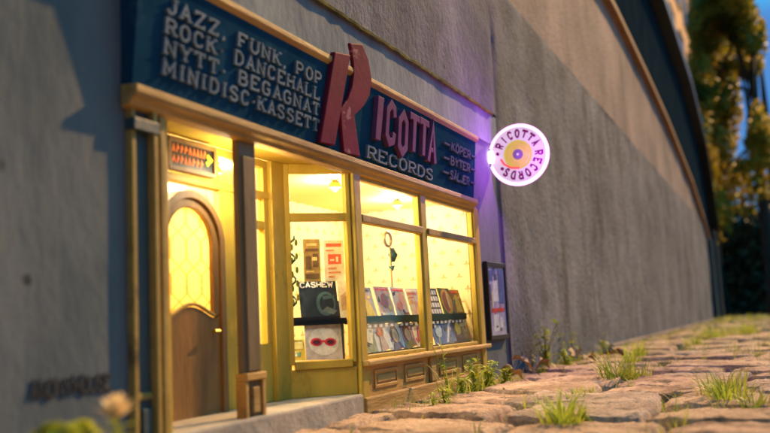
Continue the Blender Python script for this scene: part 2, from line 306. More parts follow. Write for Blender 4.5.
# ---------------------------------------------------------------- stroke lettering
FONT = {
 'A': ([[(0, 0), (2, 6), (4, 0)], [(.9, 2.1), (3.1, 2.1)]], [(0, 0), (4, 0)]),
 'B': ([[(0, 0), (0, 6), (2.6, 6), (3.5, 5.2), (3.5, 4), (2.6, 3.2), (0, 3.2)], [(2.6, 3.2), (3.9, 2.4), (3.9, .9), (2.8, 0), (0, 0)]], []),
 'C': ([[(4, 4.6), (3.2, 5.8), (1.2, 6), (0, 4.6), (0, 1.4), (1.2, 0), (3.2, .2), (4, 1.4)]], []),
 'D': ([[(0, 0), (0, 6), (2.4, 6), (4, 4.4), (4, 1.6), (2.4, 0), (0, 0)]], []),
 'E': ([[(4, 4.9), (4, 6), (0, 6), (0, 0), (4, 0), (4, 1.1)], [(0, 3), (2.8, 3)]], []),
 'F': ([[(4, 4.9), (4, 6), (0, 6), (0, 0)], [(0, 3), (2.8, 3)]], [(0, 0)]),
 'G': ([[(4, 4.6), (3.2, 5.8), (1.2, 6), (0, 4.6), (0, 1.4), (1.2, 0), (3.2, 0), (4, 1), (4, 2.8), (2.4, 2.8)]], []),
 'H': ([[(0, 0), (0, 6)], [(4, 0), (4, 6)], [(0, 3), (4, 3)]], [(0, 0), (4, 0), (0, 6), (4, 6)]),
 'I': ([[(1, 0), (1, 6)]], [(1, 0), (1, 6)]),
 'J': ([[(3, 6), (3, 1.4), (2, 0), (.8, 0), (0, 1.4)]], [(3, 6)]),
 'K': ([[(0, 0), (0, 6)], [(3.8, 6), (.4, 2.6)], [(1.4, 3.6), (4, 0)]], [(0, 0), (4, 0), (0, 6), (3.8, 6)]),
 'L': ([[(0, 6), (0, 0), (3.8, 0), (3.8, 1.4)]], [(0, 6)]),
 'M': ([[(0, 0), (0, 6), (2.4, 2), (4.8, 6), (4.8, 0)]], [(0, 0), (4.8, 0)]),
 'N': ([[(0, 0), (0, 6), (4, 0), (4, 6)]], [(0, 0), (4, 6)]),
 'O': ([[(1.3, 0), (0, 1.5), (0, 4.5), (1.3, 6), (2.7, 6), (4, 4.5), (4, 1.5), (2.7, 0), (1.3, 0)]], []),
 'P': ([[(0, 0), (0, 6), (2.8, 6), (3.9, 5), (3.9, 3.6), (2.8, 2.7), (0, 2.7)]], [(0, 0)]),
 'R': ([[(0, 0), (0, 6), (2.8, 6), (3.8, 5), (3.8, 3.8), (2.8, 2.9), (0, 2.9)], [(2, 2.9), (4, 0)]], [(0, 0), (4, 0)]),
 'S': ([[(3.8, 4.7), (3, 6), (1, 6), (0, 4.9), (.3, 3.8), (3.6, 2.4), (4, 1.1), (3, 0), (1, 0), (0, 1.3)]], []),
 'T': ([[(2, 0), (2, 6)], [(-.1, 4.7), (-.1, 6), (4.1, 6), (4.1, 4.7)]], [(2, 0)]),
 'U': ([[(0, 6), (0, 1.5), (1.2, 0), (2.8, 0), (4, 1.5), (4, 6)]], [(0, 6), (4, 6)]),
 'W': ([[(0, 6), (1.3, 0), (2.5, 4), (3.7, 0), (5, 6)]], [(0, 6), (5, 6)]),
 'Y': ([[(0, 6), (2, 2.8), (4, 6)], [(2, 2.8), (2, 0)]], [(2, 0), (0, 6), (4, 6)]),
 'Z': ([[(0, 4.8), (0, 6), (4, 6), (0, 0), (4, 0), (4, 1.2)]], []),
 '.': ([[(0.2, 2.6), (1.2, 2.6)]], []), ',': ([[(0.7, .9), (.2, -.9)]], []), '-': ([[(0, 3), (5, 3)]], []),
}
ADV = {'I': 2, 'M': 4.8, 'J': 3, '.': 1.4, ',': 1, ' ': 2.2, '-': 5, 'W': 5}
def text_width(t, gap): return sum(ADV.get({'Ö': 'O', 'Ä': 'A'}.get(c, c), 4) + gap for c in t) - gap
def text(mb, t, fn, x0, z0, h, wscale=1.0, sw=0.9, gap=2.2, serif=0.9, d0=0, d1=0.008, mi=0):
    k = h / 6; x = 0; q = 0
    for c in t:
        base = {'Ö': 'O', 'Ä': 'A'}.get(c, c)
        if base != ' ':
            st, se = FONT[base]
            def f2(u, v, d, X=x): return fn(x0 + (X + u) * k * wscale, z0 + v * k, d)
            hk = sw / 2
            for s_ in st:
                q += 1; mb.ribbon(s_, hk, f2, d0, d1 + (q % 5) * 0.00025, mi)
            if serif:
                for (sx_, sy_) in se:
                    q += 1; yy = sy_ + (0.18 if sy_ < 3 else -0.18)
                    mb.ribbon([(sx_ - serif, yy), (sx_ + serif, yy)], 0.36, f2, d0, d1 + 0.0014 + (q % 3) * 0.00025, mi)
            if c in 'ÖÄ':
                for dx in (1, 3): mb.ribbon([(dx - .45, 7.3), (dx + .45, 7.3)], 0.45, f2, d0, d1, mi)
        x += ADV.get(base, 4) + gap
    return mb

XZ = lambda y: (lambda u, v, d: (u, y - d, v))       # plane facing the street

# ================================================================ SETTING
# ground far sheet
g = MB(); g.box(-400, 3000, -1500, 1500, -0.60, -0.075); structure(obj('ground', g, MT['road'], origin=(0, 0, -0.6)))
# bedding soil below the setts
g = MB()
NX, NY = 150, 60
X0, X1, Y0, Y1 = -1.5, 14.5, -6.5, 0.9
for j in range(NY + 1):
    for i in range(NX + 1):
        x = X0 + (X1 - X0) * i / NX; y = Y0 + (Y1 - Y0) * j / NY
        g.v.append((x, y, -0.032 + 0.016 * noise.noise((x * 4, y * 4, 0))))
g.f = [(j * (NX + 1) + i, j * (NX + 1) + i + 1, (j + 1) * (NX + 1) + i + 1, (j + 1) * (NX + 1) + i) for j in range(NY) for i in range(NX)]; g.mi = [0] * len(g.f)
structure(obj('soil', g, MT['soil'], smooth=True, origin=(0, 0, 0)))

# setts: one sheet of stones, each its own rounded, uneven top
ANG = math.radians(-9); ca, sa = math.cos(ANG), math.sin(ANG)
def rot(a, b): return (a * ca - b * sa + 2, a * sa + b * ca)
joints = []
def setts():
    g = MB(); r = random.Random(3)
    a = -4.5
    while a < 12.5:
        rw = r.uniform(0.25, 0.33); b = -6.2 + r.uniform(0, .4)
        while b < 1.2:
            bw = r.uniform(0.30, 0.50)
            cx_, cy_ = rot(a + rw / 2, b + bw / 2)
            ok = X0 + .1 < cx_ < X1 and Y0 < cy_ and cy_ - bw * .35 < (-0.02 if cx_ > 3.3 else -.06)
            if ok:
                dist = math.hypot(cx_, cy_ + 1); n = 30 if dist < 3.2 else 20 if dist < 4.5 else 10 if dist < 8 else 6
                gap = r.choice((r.uniform(0.006, 0.013), r.uniform(.012, .026))); hgt = r.uniform(-0.007, 0.007); tx = r.uniform(-.04, .04); ty = r.uniform(-.03, .03)
                sd = r.uniform(0, 100); base = len(g.v); cr = r.uniform(.13, .22)
                tone = r.choice((0, 0, 0, 1, 1, 2)); c4 = [[r.uniform(-.018, .018) for _ in range(2)] for _ in range(4)]
                for j in range(n + 1):
                    for i in range(n + 1):
                        # edge-concentrated parameters
                        u = i / n; v = j / n
                        u = 0.5 - 0.5 * math.cos(PI * u) if n > 6 else u; v = 0.5 - 0.5 * math.cos(PI * v) if n > 6 else v
                        U = u * 2 - 1; V = v * 2 - 1
                        # rounded rectangle mapping
                        k = (abs(U) ** 9 + abs(V) ** 9) ** (1 / 9); mx_ = max(abs(U), abs(V)); sc = mx_ / k if k > 0 else 1
                        U2, V2 = U * sc, V * sc
                        jx = sum(c4[q][0] * (u if q % 2 else 1 - u) * (v if q // 2 else 1 - v) for q in range(4)); jy = sum(c4[q][1] * (u if q % 2 else 1 - u) * (v if q // 2 else 1 - v) for q in range(4))
                        wx = 0.014 * noise.noise((U * 2 + sd, V * 2, 3)); wy = 0.014 * noise.noise((U * 2, V * 2 + sd, 7))
                        A = a + rw / 2 + U2 * (rw / 2 - gap) + jx + wx; B = b + bw / 2 + V2 * (bw / 2 - gap) + jy + wy
                        e = mx_
                        z = hgt + 0.006 * (1 - e ** 4) + U * tx * rw / 2 + V * ty * bw / 2
                        X, Y = rot(A, B)
                        z += 0.006 * noise.noise((X * 6, Y * 6, sd)) + 0.006 * abs(noise.noise((X * 14, Y * 10, sd))) + 0.005 * noise.noise((X * 34, Y * 34, sd)) + 0.003 * noise.noise((X * 80, Y * 80, sd))
                        if e > .96: z -= 0.008 + 0.010 * noise.noise((X * 22, Y * 22, 1))
                        if e > .999: z -= 0.06
                        g.v.append((X, Y, z))
                for j in range(n):
                    for i in range(n):
                        p = base + j * (n + 1) + i; g.f.append((p, p + 1, p + n + 2, p + n + 1)); g.mi.append(tone)
                for _ in range(2):
                    q = r.random(); joints.append(rot(a, b + bw * q)); joints.append(rot(a + rw * q, b))
            b += bw
        a += rw
    return g
o = obj('pavement', setts(), [MT['stone'], MT['stone2'], MT['stone3']], smooth=True, origin=(0, 0, 0)); structure(o)
# verge and road beyond the setts
g = MB()
for i in range(41):
    for j in range(3):
        g.v.append((13.6 + j * 1.4, -12 + i * .4, -0.02 + (0.05 if j == 1 else 0) + .03 * noise.noise((i * .7, j, 2))))
g.f = [(i * 3 + j, i * 3 + j + 1, (i + 1) * 3 + j + 1, (i + 1) * 3 + j) for i in range(40) for j in range(2)]; g.mi = [0] * len(g.f)
structure(obj('grass_verge', g, mat('verge', (0.06, 0.08, 0.01), 0.9, (0.15, 0.15, 0.02), 2, 5, 1, 20), origin=(0, 0, 0)))

# ---- the long wall
wall = thing('street_wall', 'long rough grey wall with a paler plaster band above it, running behind the little shop', 'wall', (8, 0.4, 0))
NB = 0.010      # niche back plane
XR = 3.36       # right edge of the niche
NT = 1.065      # top of the niche
Xl = -3.0
cop = [(Xl, 2.70), (6.8, 2.62), (8.6, 2.50), (10.1, 2.37), (12.8, 2.00), (14.4, 1.62), (15.4, 1.25), (15.6, 1.1)]
def copz(x):
    for (a, b), (c, d) in zip(cop, cop[1:]):
        if a <= x <= c: return b + (d - b) * (x - a) / (c - a)
    return cop[-1][1]
def gridwall(x0, x1, z0, z1f, y, nx, nz, amp, mb):
    base = len(mb.v)
    for j in range(nz + 1):
        for i in range(nx + 1):
            x = x0 + (x1 - x0) * i / nx; zt = z1f(x); z = z0 + (zt - z0) * j / nz
            edge = 0 if (j == nz or i in (0, nx)) else 1
            mb.v.append((x, y + amp * edge * (noise.noise((x * 1.7, z * 1.7, 1)) + .5 * noise.noise((x * 6, z * 6, 4)) + .22 * noise.noise((x * 19, z * 19, 9))), z))
    for j in range(nz):
        for i in range(nx):
            p = base + j * (nx + 1) + i; mb.f.append((p, p + 1, p + nx + 2, p + nx + 1)); mb.mi.append(0)
GZ = lambda x: 1.735 - 0.011 * x
g = MB()
gridwall(XR, 15.6, -0.1, lambda x: GZ(x) - .012 if x < 14.3 else min(GZ(x) - .012, copz(x)-.01), 0.0, 420, 90, 0.012, g)
gridwall(Xl, XR, NT, lambda x: GZ(x) - .012, 0.0, 180, 40, 0.012, g)
g.box(XR + .001, 15.598, 0.03, 0.9, -0.1, 1.2)                       # body behind
g.add([(XR, 0, -.1), (XR, 0.03, -.1), (XR, 0.03, NT), (XR, 0, NT)], [(0, 1, 2, 3)])
g.add([(Xl, 0, NT), (XR, 0, NT), (XR, .03, NT), (Xl, .03, NT)], [(0, 1, 2, 3)])
g.add([(Xl, 0, GZ(Xl)-.012), (14.3, 0, GZ(14.3)-.012), (14.3, .03, GZ(14.3)-.012), (Xl, .03, GZ(Xl)-.012)], [(0, 1, 2, 3)])
g.add([(15.6, 0, -.1), (15.6, .9, -.1), (15.6, .9, 1.2), (15.6, 0, 1.2)], [(0, 1, 2, 3)])
g.box(Xl, XR, .60, .9, -0.1, GZ(0) - .03)
obj('rough_wall', g, MT['concrete'], wall, smooth=False)
for p in wall.children[0].data.polygons: p.use_smooth = len(p.vertices) == 4 and p.area < 0.002
g = MB(); gridwall(Xl, 14.35, 1.55, lambda x: copz(x), 0.016, 300, 24, 0.005, g)
obj('plaster_band', g, MT['plaster'], wall, smooth=True)
g = MB()
for (a, b), (c, d) in zip(cop, cop[1:]):
    g.add([(a, -.04, b), (c, -.04, d), (c, .10, d), (a, .10, b), (a, -.04, b + .05), (c, -.04, d + .05), (c, .10, d + .05), (a, .10, b + .05)], [(0, 1, 2, 3), (4, 5, 6, 7), (0, 1, 5, 4), (2, 3, 7, 6)])
obj('coping', g, MT['coping'], wall)
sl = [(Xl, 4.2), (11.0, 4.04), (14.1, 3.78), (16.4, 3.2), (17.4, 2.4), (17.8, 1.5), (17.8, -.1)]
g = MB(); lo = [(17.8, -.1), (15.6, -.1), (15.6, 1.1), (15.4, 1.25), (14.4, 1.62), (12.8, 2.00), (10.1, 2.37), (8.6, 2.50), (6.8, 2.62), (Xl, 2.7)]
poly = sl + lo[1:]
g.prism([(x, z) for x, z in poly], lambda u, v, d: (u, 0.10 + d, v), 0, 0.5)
obj('upper_wall', g, MT['upper_dark'], wall)
g = MB()
for (a, b), (c, d) in zip(sl[:-1], sl[1:-1]):
    g.add([(a, -.06, b), (c, -.06, d), (c, .62, d), (a, .62, b), (a, -.06, b + .14), (c, -.06, d + .14), (c, .62, d + .14), (a, .62, b + .14)], [(0, 1, 2, 3), (4, 5, 6, 7), (0, 1, 5, 4), (2, 3, 7, 6)])
obj('eaves', g, MT['black'], wall)
g = MB(); g.box(15.0, 15.9, -0.07, .2, -.1, 1.35); g.box(15.35, 15.5, -0.13, -.06, -.1, 1.5)
obj('end_pier', g, MT['teal'], wall, bevel=.01)
# smooth plinth strip along the foot of the wall at the far end
g = MB(); g.box(5.4, 15.0, -0.045, -0.012, -.08, .035); obj('plinth', g, MT['plaster'], wall, bevel=.006)
# mossy edge under the wall's lip over the niche
g = MB(); r = random.Random(5)
pts = [(Xl + i * .04, -0.006 + .004 * noise.noise((i * .9, 0, 0)), NT - .004 + .004 * noise.noise((i * .5, 3, 0))) for i in range(int((XR - Xl) / .04))]
g.tube(pts, [0.007 + .006 * abs(noise.noise((i * .31, 1, 1))) for i in range(len(pts))], 6); obj('moss_line', g, MT['moss'], wall)
# niche back with hole for the interior (x 1.16..3.0)
niche = thing('niche_panel', 'smooth grey rendered niche wall the little shop is set against', 'wall', (0, .3, 0))
g = MB(); IX0, IX1, IZ = 1.17, 2.99, 0.80
gridwall(Xl, IX0, -.1, lambda x: NT + .01, NB, 60, 20, .0015, g)
gridwall(IX1, XR + .01, -.1, lambda x: NT + .01, NB, 10, 20, .001, g)
obj('panel', g, MT['niche'], niche, smooth=True)
g = MB(); gridwall(IX0, IX1, IZ, lambda x: NT + .01, NB, 40, 6, .001, g); obj('upper_panel', g, MT['niche'], niche, smooth=True)
g = MB(); gridwall(0.2, XR, 0.93, lambda x: NT - .006, NB - .009, 60, 4, .0015, g)
obj('fascia', g, MT['fascia'], niche, smooth=True)
# stencilled word below where the graffiti stands
tx = MB(); text(tx, 'ANONYMOUSE', XZ(NB - .001), 0.930, 0.150, 0.024, .78, sw=1.25, gap=1.35, serif=0, d0=0, d1=.002)
obj('stencilled_word', tx, MT['ink'], niche)

# ================================================================ THE SHOP
shop = thing('miniature_shop', 'tiny record shop front with navy sign, glowing yellow windows and panelled base', 'shop', (2.1, 0, 0))
def P(name, mb, m, bevel=.003, parent=None, **k): return obj(name, mb, MT[m] if isinstance(m, str) else m, parent or shop, bevel=bevel, **k)
XL, XE = 1.14, 3.015
DY = 0.14
# left pilaster
g = MB(); g.box(1.150, 1.192, 0.004, NB + .002, 0, .64); P('pilaster', g, 'teal')
pil = shop.children[-1]
g = MB(); g.box(1.14, 1.151, -.004, NB + .001, 0, .64); g.box(1.191, 1.202, -.010, NB, 0, .64); g.box(1.214, 1.229, -.006, .05, 0, .64)
g.box(1.151, 1.191, -.001, .012, .125, .137); g.box(1.202, 1.214, -.003, .012, .13, .145)
P('pilaster_trim', g, 'gold', .002)
g = MB(); g.box(1.202, 1.214, .006, .04, 0, .64); P('pilaster_groove', g, 'walnut', .001)
P('pilaster_block', MB().box(1.160, 1.183, -.004, .01, .02, .11), 'teal', .002); P('pilaster_cap', MB().box(1.138, 1.206, -.012, NB, .592, .614), 'teal', .002)
# column between door and alcove
g = MB(); g.box(1.468, 1.534, 0.0, .016, .055, .64); P('column', g, 'column', .003)
g = MB(); g.box(1.479, 1.523, -.005, .004, .15, .60); P('column_panel', g, 'column', .002)
g = MB(); g.box(1.463, 1.475, -.006, .018, .055, .132); g.box(1.526, 1.538, -.006, .018, .055, .132); g.box(1.463, 1.538, -.010, .018, .132, .147); g.box(1.463, 1.538, -.010, .018, .03, .055)
P('column_plinth', g, 'riser', .002)
g = MB(); g.box(1.489, 1.513, -.008, .003, .066, .118); P('plinth_panel', g, 'cornice', .002)
# step
g = MB(); g.prism([(1.20, -.012), (1.985, -.012), (1.985, .02), (1.86, .15), (1.20, .15)], lambda u, v, d: (u, v, d), -.05, .058)
P('step', g, 'step', .006)
# alcove: left jamb, back wall pieces, ceiling
g = MB(); g.box(1.232, 1.25, .006, DY, .058, .66); P('jamb', g, 'ochre', .002)
g = MB(); g.prism([(1.235, .0), (1.985, .0), (1.86, DY), (1.235, DY)], lambda u, v, d: (u, v, d), .655, .665); P('soffit', g, 'ochre', 0)
g = MB()
g.box(1.25, 1.362, DY, DY + .02, .058, .56)                        # wall left of the door
g.box(1.596, 1.64, DY, DY + .02, .058, .56)
g.box(1.64, 1.80, DY, DY + .02, .058, .20)
g.box(1.25, 1.80, DY - .004, DY + .022, .556, .574)                 # transom bar
g.box(1.25, 1.80, DY, DY + .02, .635, .655)
g.box(1.25, 1.38, DY, DY + .02, .574, .635); g.box(1.572, 1.596, DY, DY + .02, .574, .635)
g.box(1.78, 1.80, DY, DY + .02, .20, .635); g.box(1.64, 1.66, DY, DY + .02, .20, .556); g.box(1.66, 1.78, DY, DY + .02, .48, .50)
g.box(1.80, 1.868, DY - .012, DY + .012, .058, .655)
P('entrance_wall', g, 'ochre', .002)
g = MB(); g.box(1.38, 1.572, DY + .008, DY + .011, .574, .635); g.box(1.596, 1.78, DY + .008, DY + .011, .574, .635); P('transom_pane', g, 'glass', 0)
g = MB(); g.box(1.66, 1.78, DY + .008, DY + .011, .20, .48);  g.box(1.66, 1.78, DY + .008, DY + .011, .50, .556); P('side_pane', g, 'glass', 0)
# spandrel above arched door
dc, dr, dsp = 1.478, 0.114, 0.425
def arch(cx, r_, z0, zs, n=20, ry=None):
    ry = ry or r_
    return [(cx - r_, z0)] + [(cx - r_ * math.cos(PI * i / n), zs + ry * math.sin(PI * i / n)) for i in range(n + 1)] + [(cx + r_, z0)]
# spandrel: lit pane pieces round the arch
spand = MB()
ar = [(dc - (dr) * math.cos(PI * i / 20), dsp + dr * math.sin(PI * i / 20)) for i in range(21)]
for (a, b), (c, d) in zip(ar, ar[1:]):
    spand.add([(a, DY + .009, b), (c, DY + .009, d), (c, DY + .009, .556), (a, DY + .009, .556)], [(0, 1, 2, 3)])
P('spandrel_pane', spand, 'glass', 0)
door = P('door', MB().prism(arch(dc, .100, .058, dsp, ry=.100)[:1] + [(dc - .100, .058)] + [(dc + .100, .058), (dc + .100, .275)] +
         [(dc + .100 - .2 * i / 16, .275 + .014 * math.cos(PI * 2 * (i / 16 - .5)) ) for i in range(17)][1:], XZ(DY + .002), -.010, .008), 'walnut', .001)
g = MB()
ring_o = [(dc - dr, .058), (dc - dr, dsp)] + ar[1:-1] + [(dc + dr, dsp), (dc + dr, .058)]
ctr = [(dc + (x - dc) * .93, z if z <= dsp else dsp + (z - dsp) * .93) for x, z in ring_o]
g.ribbon(ctr, .009, XZ(DY), -.012, .014); P('door_frame', g, 'walnut', .002, parent=door)
inn = [(dc - .089, .27), (dc - .089, dsp)] + [(dc - .089 * math.cos(PI * i / 16), dsp + .089 * math.sin(PI * i / 16)) for i in range(1, 16)] + [(dc + .089, dsp), (dc + .089, .27)]
g = MB(); g.ribbon(inn, .011, XZ(DY), -.006, .007); P('stile', g, 'walnut', .002, parent=door)
gp = [(dc - .1, .26)] + [(dc - .09, dsp)] + [(dc - .092 * math.cos(PI * i / 16), dsp + .092 * math.sin(PI * i / 16)) for i in range(1, 16)] + [(dc + .09, dsp), (dc + .1, .26)]
P('door_glass', MB().prism(gp, XZ(DY + .004), -.003, -.001), 'doorglass', 0, parent=door)
g = MB(); g.tube([(dc - .08 + i * .01, DY - .006, .281 + .014 * math.cos(PI * 2 * ((1 - (.02 + i * .01) / .2) - .5))) for i in range(17)], .004, 8); P('glass_bead', g, 'gold', 0, parent=door, smooth=True)
g = MB(); g.tube([(1.552, DY - .006, .235), (1.552, DY - .022, .235)], .004, 8); g.tube([(1.552, DY - .022, .235), (1.532, DY - .024, .235)], .004, 8); P('door_handle', g, 'brass', 0, parent=door)
# sign in the transom
ts = thing('transom_sign', 'dark framed little sign with rows of small orange letters above the shop door', 'sign', (1.46, DY - .012, .578))
g = MB(); g.box(1.392, 1.545, DY - .022, DY - .008, .578, .638); obj('board', g, MT['black'], ts, bevel=.002)
g = MB(); g.box(1.388, 1.549, DY - .027, DY - .006, .574, .582); g.box(1.388, 1.549, DY - .027, DY - .006, .634, .642); g.box(1.386, 1.395, DY - .0265, DY - .0065, .582, .634); g.box(1.542, 1.551, DY - .0265, DY - .0065, .582, .634); obj('frame', g, MT['walnut'], ts)
g = MB(); r = random.Random(2)
for row in (0, 1):
    x = 1.402
    while x < 1.51:
        wd = r.uniform(.005, .009); hh = .014
        g.ribbon([(x, .590 + row * .023), (x + wd * .4, .590 + row * .023 + hh), (x + wd, .590 + row * .023 + r.choice((0, hh * .5)))], .0018, XZ(DY - .022), 0, .0012); x += wd + .006
obj('lettering', g, mat('orange lettering', (0.8, 0.18, 0.04), .5), ts)
g = MB(); g.ribbon([(1.517, .600), (1.532, .612), (1.520, .620)], .005, XZ(DY - .022), 0, .002); obj('green_mark', g, mat('green mark', (.45, .55, .02), .5), ts)

# splayed display window from (1.98,0) to (1.86,.14)
SA = Vector((1.982, .004)); SB = Vector((1.862, .132)); sdv = (SB - SA); SL = sdv.length; sdn = sdv.normalized(); snn = Vector((-sdn.y, sdn.x))   # pointing toward the alcove side?
if snn.dot(Vector((-1, -1))) < 0: snn = -snn
def SP(u, v, d): p = SA + sdn * u + snn * d; return (p.x, p.y, v)
def sbox(mb, u0, u1, d0, d1, z0, z1): return mb.prism([(u0, z0), (u1, z0), (u1, z1), (u0, z1)], SP, d0, d1)
sw_ = P('splayed_window', sbox(MB(), 0, SL, -.010, .004, .505, .527), 'ochre')
g = MB(); sbox(g, .0, .012, -.01, .006, .14, .655); sbox(g, SL - .014, SL, -.01, .006, .14, .655); sbox(g, .012, SL - .014, -.01, .006, .630, .655); sbox(g, .012, SL - .014, -.01, .008, .128, .148)
P('frame', g, 'ochre', .002, parent=sw_)
g = MB(); sbox(g, .012, SL - .014, -.004, -.002, .148, .505); sbox(g, .012, SL - .014, -.004, -.002, .527, .630); P('pane', g, 'glass', 0, parent=sw_)
g = MB(); sbox(g, 0, SL, -.010, .003, .058, .128); P('splayed_riser', g, 'ochre', .002)
# corner mullion, mullion, end post
g = MB(); g.box(1.984, 2.026, -.010, .028, .0, .64); P('corner_post', g, 'ochre', .004)
g = MB(); g.box(2.455, 2.50, -.006, .022, .142, .64); P('mullion', g, 'ochre', .004)
g = MB(); g.box(2.965, 3.015, -.010, NB + .001, .0, .64); P('end_post', g, 'ochre', .004)
for (a, b) in ((2.026, 2.455), (2.50, 2.965)):
    wn = P('window', MB().box(a, b, -.012, .014, .505, .527), 'gold', .003)
    g = MB(); g.box(a, a + .010, -.002, .016, .142, .505); g.box(b - .010, b, -.002, .016, .142, .505); g.box(a + .010, b - .010, -.002, .016, .142, .153)
    g.box(a, a + .010, -.002, .016, .527, .64); g.box(b - .010, b, -.002, .016, .527, .64); g.box(a + .010, b - .010, -.002, .016, .622, .64)
    P('frame', g, 'ochre', .002, parent=wn)
    g = MB(); g.box(a + .010, b - .010, .006, .008, .153, .505); g.box(a + .010, b - .010, .006, .008, .527, .622); P('pane', g, 'glass', 0, parent=wn)
    # riser bay
    rb = P('stall_riser', MB().box(a - (.03 if a < 2.1 else .02), b, -.004, .016, .0, .125), 'riser', .002)
    wdt = b - a
    for k in (0, 1):
        px0 = a + wdt * (.10 + .47 * k); px1 = px0 + wdt * .33
        g = MB(); g.ribbon([(px0, .068), (px1, .068), (px1, .108), (px0, .108), (px0, .068)], .005, XZ(-.004), -.002, .004); P('panel_moulding', g, 'riser', .0015, parent=rb)
        g = MB(); g.box(px0 + .012, px1 - .012, -.0075, -.002, .078, .098); P('raised_panel', g, 'cornice', .002, parent=rb)
g = MB(); g.box(1.990, 3.022, -.028, .004, .126, .141); P('sill', g, 'cornice', .004)
g = MB(); g.box(1.990, 3.022, -.016, -.004, .0, .047); g.box(2.452, 2.496, -.014, -.003, .047, .126); P('plinth', g, 'cornice', .005)

# bottom cornice and sign board
SX0, SX1 = 1.126, 2.962
def extr(mb, prof, x0, x1):
    return mb.prism(prof, lambda u, v, d: (d, u, v), x0, x1)
g = MB(); extr(g, [(.008, .630), (-.012, .634), (-.016, .642), (-.024, .648), (-.028, .655), (-.028, .668), (.008, .672)], SX0, SX1 + .004); P('cornice', g, 'cornice', .002)
g = MB(); g.box(XL, XE, -.002, NB, .636, .655); P('header', g, 'ochre', .001)
BZ0, BY0, BZ1, BY1 = .668, -.014, .884, -.036
sb = P('sign_board', extr(MB(), [(NB, BZ0), (BY0, BZ0), (BY1, BZ1), (NB, BZ1)], SX0 + .004, SX1 - .004), 'navy', .001)
g = MB(); extr(g, [(NB, .880), (-.034, .880), (-.040, .885), (-.046, .890), (-.046, .902), (NB, .906)], SX0 - .006, SX1 + .004); P('top_cornice', g, 'cornice', .002)
bd = Vector((0, BY1 - BY0, BZ1 - BZ0)).normalized(); bn = Vector((0, -bd.z, bd.y))
def BP(u, v, d):       # v is the world height wanted on the board
    t = (v - BZ0) / bd.z; p = Vector((u, BY0, BZ0)) + bd * t + bn * d; return tuple(p)
rows = ['JAZZ, FUNK, POP', 'ROCK. DANCEHALL', 'NYTT. BEGAGNAT', 'MINIDISC.KASSETT']
for i, t in enumerate(rows):
    hh = .027; z = .820 - i * .0384
    wd = text_width(t, 2.3) * hh / 6
    g = text(MB(), t, BP, 1.205, z, hh, (0.527) / wd, sw=1.05, gap=2.8, serif=.95, d0=-.001, d1=.006)
    P('lettering', g, 'wletter', 0, parent=sb)
# the tall R in two strokes
Rl = [(1.783, .915), (1.876, .925), (1.846, .795), (1.796, .668), (1.728, .672), (1.752, .80)]
Rr = [(1.862, .953), (1.940, .966), (1.986, .925), (1.998, .880), (1.975, .825), (1.905, .772), (1.918, .735), (1.936, .670), (1.856, .668), (1.838, .720), (1.833, .768), (1.872, .800), (1.888, .850), (1.888, .905)]
Rl = [(1.783, .905), (1.873, .918), (1.812, .672), (1.732, .668)]
K_=lambda L: [(x * 1.025, .236 + (z - .236) * 1.022) for x, z in L]
g = MB(); g.prism(K_([(1.783, .900), (1.866, .914), (1.806, .672), (1.732, .668)]), BP, -.001, .014); P('letter', g, 'rletter', .003, parent=sb)
g = MB(); g.prism(K_([(1.868, .946), (1.935, .962), (1.976, .932), (2.000, .885), (1.992, .838), (1.956, .800), (1.910, .768), (1.930, .72), (1.954, .668), (1.862, .664), (1.848, .705), (1.832, .768), (1.866, .800), (1.888, .840), (1.894, .872), (1.890, .900), (1.880, .925)]), BP, -.001, .010); P('letter', g, 'rletter', .003, parent=sb)
# condensed ICOTTA, each letter cut from plank
def cond(ch, x0, x1, z0, z1, mb):
    w_ = x1 - x0; h_ = z1 - z0; hw = w_ * .155
    f = lambda u, v, d: BP(x0 + u * w_, z0 + v * h_, d)
    fx = lambda u, v, d: BP(x0 + u, z0 + v, d)
    if ch == 'I': mb.prism([(.1, 0), (.72, 0), (.95, 1), (.25, 1)], f, 0, .015)
    if ch == 'C': mb.ribbon([(w_ * .85, h_ * .68), (w_ * .78, h_ * .88), (w_ * .5, h_ * .96), (w_ * .22, h_ * .8), (w_ * .17, h_ * .22), (w_ * .45, h_ * .05), (w_ * .78, h_ * .12), (w_ * .85, h_ * .32)], hw, fx, 0, .015)
    if ch == 'O': mb.ribbon([(w_ * .5, h_ * .05), (w_ * .18, h_ * .2), (w_ * .18, h_ * .78), (w_ * .5, h_ * .95), (w_ * .82, h_ * .78), (w_ * .82, h_ * .2), (w_ * .5, h_ * .05)], hw, fx, 0, .015)
    if ch == 'T': mb.prism([(.34, 0), (.66, 0), (.68, .84), (1.02, .82), (1.0, 1), (0, 1.02), (0, .82), (.33, .84)], f, 0, .015)
    if ch == 'A':
        mb.ribbon([(w_ * .12, 0), (w_ * .48, h_ * .93), (w_ * .86, 0)], hw * .95, fx, 0, .015); mb.prism([(.3, .26), (.74, .26), (.7, .38), (.34, .38)], f, 0, .0144)
for ch, a, b, z0 in (('I', 2.022, 2.075, .728), ('C', 2.088, 2.160, .728), ('O', 2.172, 2.248, .714), ('T', 2.256, 2.328, .736), ('T', 2.332, 2.404, .736), ('A', 2.402, 2.478, .726)):
    g = MB(); q_ = K_([(a, z0), (b, .848 if ch != 'O' else .838)]); cond(ch, q_[0][0], q_[1][0], q_[0][1], q_[1][1], g); P('letter', g, 'pletter', .0015, parent=sb)
t = 'RECORDS'; hh = .032; g = text(MB(), t, BP, 2.055, .684, hh, .47 / (text_width(t, 2.0) * hh / 6), sw=.95, gap=2.0, serif=.95, d0=-.001, d1=.007); P('lettering', g, 'wletter', 0, parent=sb)
